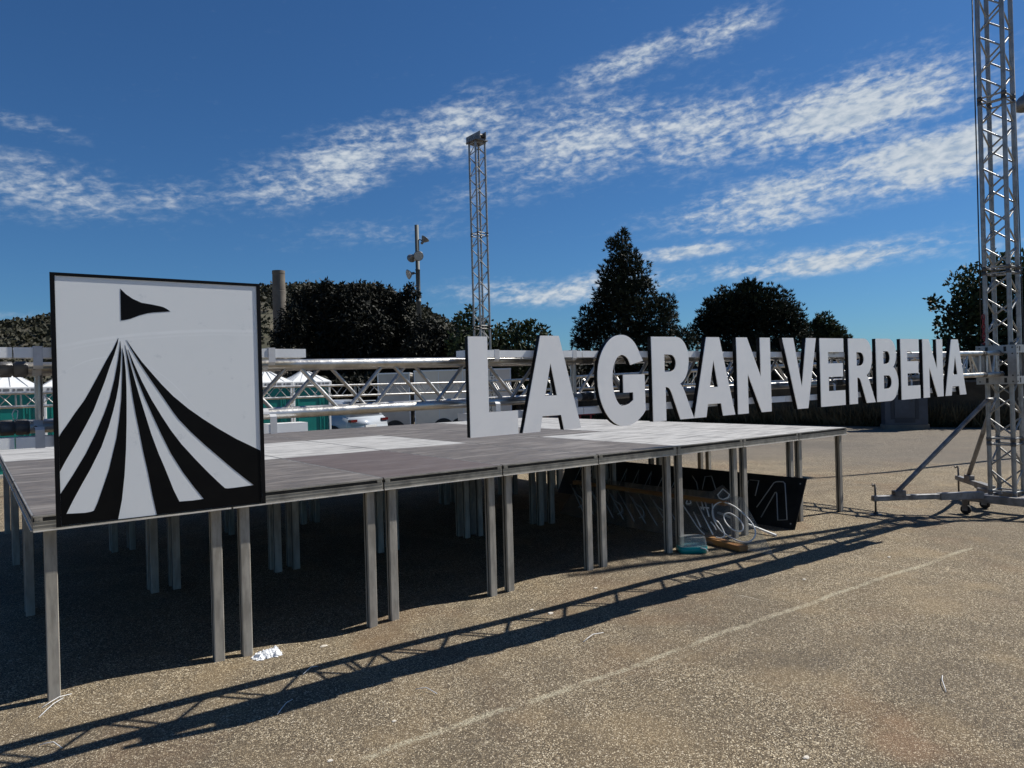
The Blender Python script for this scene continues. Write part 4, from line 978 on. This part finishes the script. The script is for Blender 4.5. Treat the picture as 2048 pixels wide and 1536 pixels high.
weeds('dry_grass', 'brown dry grass standing against the far wall', LEAF_DRY, 14000, .10, .25, .85, 6, -.25)

# ------------------------------------------------------------------ chimney, floodlight pole, street lamps
ch = empty('chimney', (15.24,40.11,gh(15,40)), 'round concrete chimney stack right of the tent sign', 'chimney')
prof = [(.42,-1.0),(.40,2.0)]
z = 2.0
while z < 8.9: prof += [(.395,z),(.385,z+.02),(.385,z+.06),(.392,z+.08)]; z += 1.15
prof += [(.375,8.80),(.39,8.84),(.385,9.02),(.30,9.03),(.29,8.6)]
g = MB(); g.lathe((15.24,40.11,0), (0,0,1), prof, 28); g.make('stack', CONC, ch, False)
pl = empty('floodlight_pole', (24.65,39.33,gh(24,39)), 'grey pole with four round floodlights above the dark trees', 'light pole')
g = MB(); g.lathe((24.65,39.33,-1), (0,0,1), [(.17,0),(.165,8.4),(.19,8.42),(.19,8.5),(.155,8.52),(.15,10.6),(.175,10.62),(.175,10.68),(.145,10.7),(.14,13.74)], 16); g.make('pole', POLEG, pl, True)
def flood(pos, aim, r_=.33):
    pos, aim = Vector(pos), Vector(aim).normalized()
    g = MB(); g.lathe(pos, aim, [(.07,-.42),(.09,-.40),(.10,-.22),(.16,-.16),(r_*.8,-.05),(r_,.05),(r_*1.04,.06),(r_*.98,.075)], 22); o = g.make('floodlight', LAMPG, pl, True)
    g = MB(); g.lathe(pos+aim*.074, aim, [(r_*.94,0),(r_*.80,.004)], 22); g.make('lens', LENS, o)
    p = Vector((24.65,39.33,pos.z)); g = MB(); g.tube([p, p.lerp(pos-aim*.2, .6)+Vector((0,0,.05)), pos-aim*.2], .04, 8); g.make('bracket', POLEG, o, True)
PB = Vector((24.65,39.33,0))
flood(PB+RX*.55+Vector((0,0,11.75)), RX*.55+Vector((0,0,.75))+RY*.2, .30)
flood(PB+RX*.12-RY*.35+Vector((0,0,10.55)), -RY+RX*.12-Vector((0,0,.25)), .33)
flood(PB-RX*.42+RY*.1+Vector((0,0,10.5)), RY*.9-RX*.4-Vector((0,0,.3)), .30)
flood(PB-RX*.60-RY*.1+Vector((0,0,9.35)), -RX*.8-RY*.45-Vector((0,0,.25)), .34)
sl_ = empty('street_lamp', (39.6,40.6,gh(39,40)), 'thin curved street lamp between the letter A and the tall pine', 'street lamp')
g = MB(); b = Vector((39.6,40.6,0)); g.tube([b-Vector((0,0,1)), b+Vector((0,0,3.9)), b+RX*.08+Vector((0,0,4.5)), b+RX*.3+Vector((0,0,5.0)), b+RX*.7+Vector((0,0,5.35))], .06, 8); g.make('mast', POLEG, sl_, True)
g = MB(); g.obox(b+RX*.95+Vector((0,0,5.42)), RX, RY, (0,0,1), (.32,.12,.05)); g.make('lamp_head', LAMPG, sl_, bevel=.02)
s2 = empty('street_lamp', (16.9,.25,gh(16.9,.25)), 'round grey street lamp head at the right edge of the picture', 'street lamp')
b = Vector((16.9,.25,0)); hp = Vector((16.21,.70,6.72))
g = MB(); g.tube([b-Vector((0,0,.3)), b+Vector((0,0,6.6)), b.lerp(hp,.3)+Vector((0,0,4.95)), hp+Vector((.05,-.03,.22))], [.08,.055,.045,.04], 10); g.make('mast', POLEG, s2, True)
g = MB(); g.lathe(hp, (0,0,1), [(.15,-.10),(.19,-.09),(.21,-.02),(.20,.06),(.14,.15),(.06,.20),(.05,.26)], 24); g.make('lamp_head', LAMPG, s2, True)

# ------------------------------------------------------------------ things lying under and before the stage
# black neon panel leaning on the legs
X0, AX, AZ = 6.62, .25, .5
def pp(y, w, t=0.0):
    n_ = Vector((-AZ,0,AX)).normalized(); return Vector((X0+AX*w, y, AZ*w+.004))+n_*t
bp_ = empty('neon_panel', pp(-.15,0), 'black sign panel with pale neon outlines leaning under the stage', 'sign panel')
solid('panel_sheet', [[(-.157,0),(-.157,1.02),(3.65,1.0),(3.65,0)]], lambda u, v, t: pp(u, v, t), .006, -.006, PANELB, bp_)
NE = [[(.343,.324),(.209,.86),(.185,.885),(.150,.897),(.1,.901),(.075,.87),(.053,.755),(-.053,.164),(.052,.13),(.142,.649),(.150,.672),(.163,.675),(.259,.137)],
      [(.521,.866),(.401,.872),(.397,.553)],[(.62,.25),(.53,.86),(.50,.40)],[(1.127,.55),(1.138,.842),(1.047,.865),(.936,.586)],[(1.33,.827),(1.239,.693),(1.189,.538)],[(.72,.84),(.70,.5),(.80,.3)]]
for k in range(9): y = 1.55+k*.22; NE.append([(y+.06,.30),(y,.84),(y-.03,.52)])
for ln in NE:
    g = MB(); g.tube([pp(y, w, .014) for y, w in ln], .006, 6); g.make('neon_tube', TUBEG, bp_, True)
for y, w in ((-.10,.9),(-.10,.1)):
    g = MB(); g.lathe(pp(y,w,.006), (-AZ,0,AX), [(.008,0),(.008,.004)], 8); g.make('fixing_stud', TUBEG, bp_)
# clear acrylic signs on a timber
A0, ax_, az_ = 5.5, .4, .42
def ap(y, w, t=0.0):
    n_ = Vector((-az_,0,ax_)).normalized(); return Vector((A0+ax_*w, y, az_*w+.004))+n_*t
ac = empty('acrylic_sign', ap(0,0), 'clear acrylic sign with white neon O leaning on the timber', 'sign panel')
solid('acrylic_sheet', [[(-.655,.0),(-.044,.989),(.046,.992),(.247,1.192),(.330,1.02),(.95,.985),(2.3,.985),(2.3,0)]], lambda u, v, t: ap(u, v, t), .003, -.003, ACRYL, ac)
def spline(pts, closed, k=4):
    out = []; n = len(pts); rng = n if closed else n-1
    for i in range(rng):
        p0, p1, p2, p3 = (pts[(i-1) % n] if closed or i else pts[0]), pts[i], pts[(i+1) % n], (pts[(i+2) % n] if closed or i < n-2 else pts[-1])
        for j in range(k):
            t = j/k; out.append(tuple(.5*((2*p1[d])+(-p0[d]+p2[d])*t+(2*p0[d]-5*p1[d]+4*p2[d]-p3[d])*t*t+(-p0[d]+3*p1[d]-3*p2[d]+p3[d])*t**3) for d in (0,1)))
    if not closed: out.append(pts[-1])
    return out
def tube_on(pts, closed=False, smooth=True, r_=.007, mat=TUBEW, name='neon_tube'):
    q = spline(pts, closed) if smooth else pts
    g = MB(); g.tube([ap(y, w, .014) for y, w in q], r_, 7, closed); g.make(name, mat, ac, True)
tube_on([(.126,.818),(.003,.78),(-.102,.702),(-.211,.598),(-.307,.481),(-.37,.358),(-.391,.252),(-.368,.161),(-.316,.123),(-.244,.127),(-.163,.158),(-.074,.209),(.02,.29),(.10,.40),(.17,.53),(.205,.66),(.19,.77)], True)
tube_on([(.039,.574),(-.009,.617),(-.086,.578),(-.162,.511),(-.222,.413),(-.236,.331),(-.197,.297),(-.135,.314),(-.059,.379),(.011,.477)], True)
tube_on([(.23,.949),(.204,1.09),(.096,.988),(.096,.926),(.14,.869),(.19,.888)], True, False)
tube_on([(.238,.751),(.142,.485),(.046,.392),(-.044,.257),(-.076,.173),(-.05,.121),(.008,.117)])
tube_on([(.15,.131),(.262,.238),(.442,.464),(.678,.756)]); tube_on([(.438,.749),(.053,.154)], False, False); tube_on([(.375,.757),(.304,.61)], False, False)
tube_on([(.409,.535),(.234,.262)], False, False); tube_on([(.149,.392),(.085,.321),(.045,.259)]); tube_on([(.331,.76),(.201,.491)], False, False)
tube_on([(.331,.62),(.36,.655),(.25,.66)], False, False); tube_on([(.52,.75),(.50,.70),(.55,.68),(.56,.75)])
for k in range(10):
    y = .62+k*.165
    tube_on([(y+.30,.74),(y-.18,.14)], False, False, .006, TUBEG)
    if k % 2: tube_on([(y+.22,.66),(y+.10,.52),(y-.02,.44),(y-.10,.30),(y-.06,.22)], False, True, .006, TUBEG)
for pts in ([(.30,.70),(.26,.655),(.20,.70)], [(.22,.25),(.14,.20),(.10,.27)]):
    tube_on(pts, False, True, .004, CABLE, 'cable_tie')
tb = MB(); tb.bar((5.845,.10,.345),(5.845,2.4,.345),.07,.05)
tag(tb.make('timber_beam', WOOD, None, bevel=.003), 'orange brown timber beam resting across the leaning acrylic sign under the stage', 'timber', 'timber beams by the neon signs')
tb = MB(); tb.bar((5.63,.34,gh(5.6,.3)+.026),(5.47,-.36,gh(5.5,-.3)+.030),.10,.052)
tag(tb.make('timber_beam', WOOD, None, bevel=.003), 'short timber beam lying on the ground beside the teal tub', 'timber', 'timber beams by the neon signs')
wb_ = MB(); wb_.bar((6.28,.55,.14),(6.22,-.20,.012),.022,.018)
tag(wb_.make('white_batten', TIE, None), 'thin white batten propped at the foot of the black neon panel', 'batten')
# teal tub
tc = Vector((5.13,-.03,gh(5.13,-.03)))
tub = empty('storage_tub', tc, 'clear plastic tub with teal base on the ground by the timber', 'tub')
def tapered(z0, z1, a0, b0, a1, b1, wall=0):
    V = []
    for z, a, b in ((z0,a0,b0),(z1,a1,b1)):
        for k in range(24):
            t_ = 2*math.pi*k/24; cx_, sx_ = math.cos(t_), math.sin(t_)
            V.append(tc+ (RX*(a*math.copysign(abs(cx_)**.35, cx_)))+(RY*(b*math.copysign(abs(sx_)**.35, sx_)))+Vector((0,0,z)))
    return MB().add(V, [(k, (k+1) % 24, 24+(k+1) % 24, 24+k) for k in range(24)]+[tuple(range(24))[::-1], tuple(range(24,48))])
tapered(.002,.062,.128,.09,.134,.095).make('tub_base', TEALT, tub, True)
tapered(.0625,.145,.130,.092,.118,.082).make('tub_lid', CLEARP, tub)
g = MB(); g.tube([tc+RX*.06-RY*.098+Vector((0,0,.055)), tc+RX*.10-RY*.105+Vector((0,0,.05)), tc+RX*.125-RY*.09+Vector((0,0,.02))], .006, 6); g.make('clip', TUBEW, tub, True)
# crumpled tissue
m = MB(); N1, N2 = 34, 20; V = []
for j in range(N2):
    for i in range(N1):
        u, v = i/(N1-1)-.5, j/(N2-1)-.5
        wv_ = Vector((u*7, v*5, 3.1)); ed = (1-(2*abs(u))**3)*(1-(2*abs(v))**3)
        x = 1.17+u*.17*(1+.25*mnoise.noise(Vector((v*6,1,5))))+.010*mnoise.noise(wv_*2.1)
        y = -.035+v*.085*(1+.55*mnoise.noise(Vector((u*5,8,2))))+.010*mnoise.noise(wv_*1.7+Vector((9,0,0)))
        h = .007+.034*abs(mnoise.noise(wv_*1.5))+.022*ed+.016*abs(mnoise.noise(wv_*3.3))+(.03*math.exp(-((u-.38)/.08)**2-((v-.2)/.2)**2))
        V.append((x, y, gh(1.2,0)+h*(.35+.65*ed)))
m.add(V, [(j*N1+i, j*N1+i+1, (j+1)*N1+i+1, (j+1)*N1+i) for j in range(N2-1) for i in range(N1-1)])
tag(m.make('tissue', PAPER), 'crumpled white tissue on the ground at the foot of a stage leg', 'tissue')
# cut zip ties, scraps and pale stones
TIES = [((-.02,-.50),(.06,-.60),'white cut zip tie lying across the truss shadow at the lower left corner'),((.94,-.90),(1.06,-.78),'white cut zip tie below the truss shadow near the tissue'),
        ((1.22,-.50),(1.33,-.44),'short white zip tie between the tissue and the truss shadow'),((1.60,-1.10),(1.66,-1.22),'white zip tie lying below the middle of the truss shadow'),
        ((3.66,-2.84),(3.86,-2.74),'curved white zip tie alone on the gravel at the lower right'),((2.76,-1.13),(2.97,-1.09),'long white zip tie below the jagged letter shadows'),
        ((.02,-.04),(.16,.06),'thick white zip tie at the foot of the front left stage leg'),((.0,-.16),(.12,.03),'thin white zip tie crossing another at the front left leg')]
for (x0,y0),(x1,y1),lab in TIES:
    z = gh(x0,y0)+.006; mx_, my_ = (x0+x1)/2+.012, (y0+y1)/2+.015
    g = MB(); g.tube([(x0,y0,z),((x0+mx_)/2,(y0+my_)/2,z+.008),(mx_,my_,z+.012),((x1+mx_)/2,(y1+my_)/2,z+.006),(x1,y1,z)], .0019, 6)
    tag(g.make('zip_tie', TIE, None, True), lab, 'zip tie', 'cut zip ties on the ground')
STN = [(.97,-1.48,.010,'small pale stone at the bottom edge below the worn line'),(1.52,-.06,.016,'flat white scrap on the ground right of the tissue'),(2.98,-.55,.016,'white stone above the truss shadow at middle left'),
       (2.93,-.40,.013,'pale stone by the legs above the long zip tie'),(3.62,-.33,.014,'white scrap just before the stage shadow at middle'),(6.2,-1.33,.013,'pale stone right of the letter shadows'),
       (1.35,-1.34,.009,'tiny pale stone left of the worn line'),(2.55,-2.75,.012,'pale stone on the gravel at bottom middle'),(5.0,-1.25,.012,'pale scrap near the far end of the worn line')]
rn = random.Random(31)
for x, y, r_, lab in STN:
    g = MB(); V = []; n = 8
    for j, (rr, zz) in enumerate(((.7,0),(1,.25),(.75,.55))):
        for k in range(n): a = 2*math.pi*k/n; q = rr*r_*rn.uniform(.8,1.15); V.append((x+q*1.5*math.cos(a), y+q*math.sin(a), gh(x,y)-.001+zz*r_))
    g.add(V, [(j*n+k, j*n+(k+1) % n, (j+1)*n+(k+1) % n, (j+1)*n+k) for j in (0,1) for k in range(n)]+[tuple(range(2*n,3*n))])
    tag(g.make('stone', PEB), lab, 'stone', 'pale stones and scraps on the gravel')
# loose white wire on the G
g = MB(); q = tp(1.235,.06,1.64)
g.tube([tp(1.20,.10,1.63), tp(1.19,.10,1.68), tp(1.21,.11,1.715), tp(1.26,.12,1.735), tp(1.33,.15,1.745)], .0035, 6)
tag(g.make('loose_wire', TIE, None, True), 'loose white wire looping up behind the letter G', 'wire')
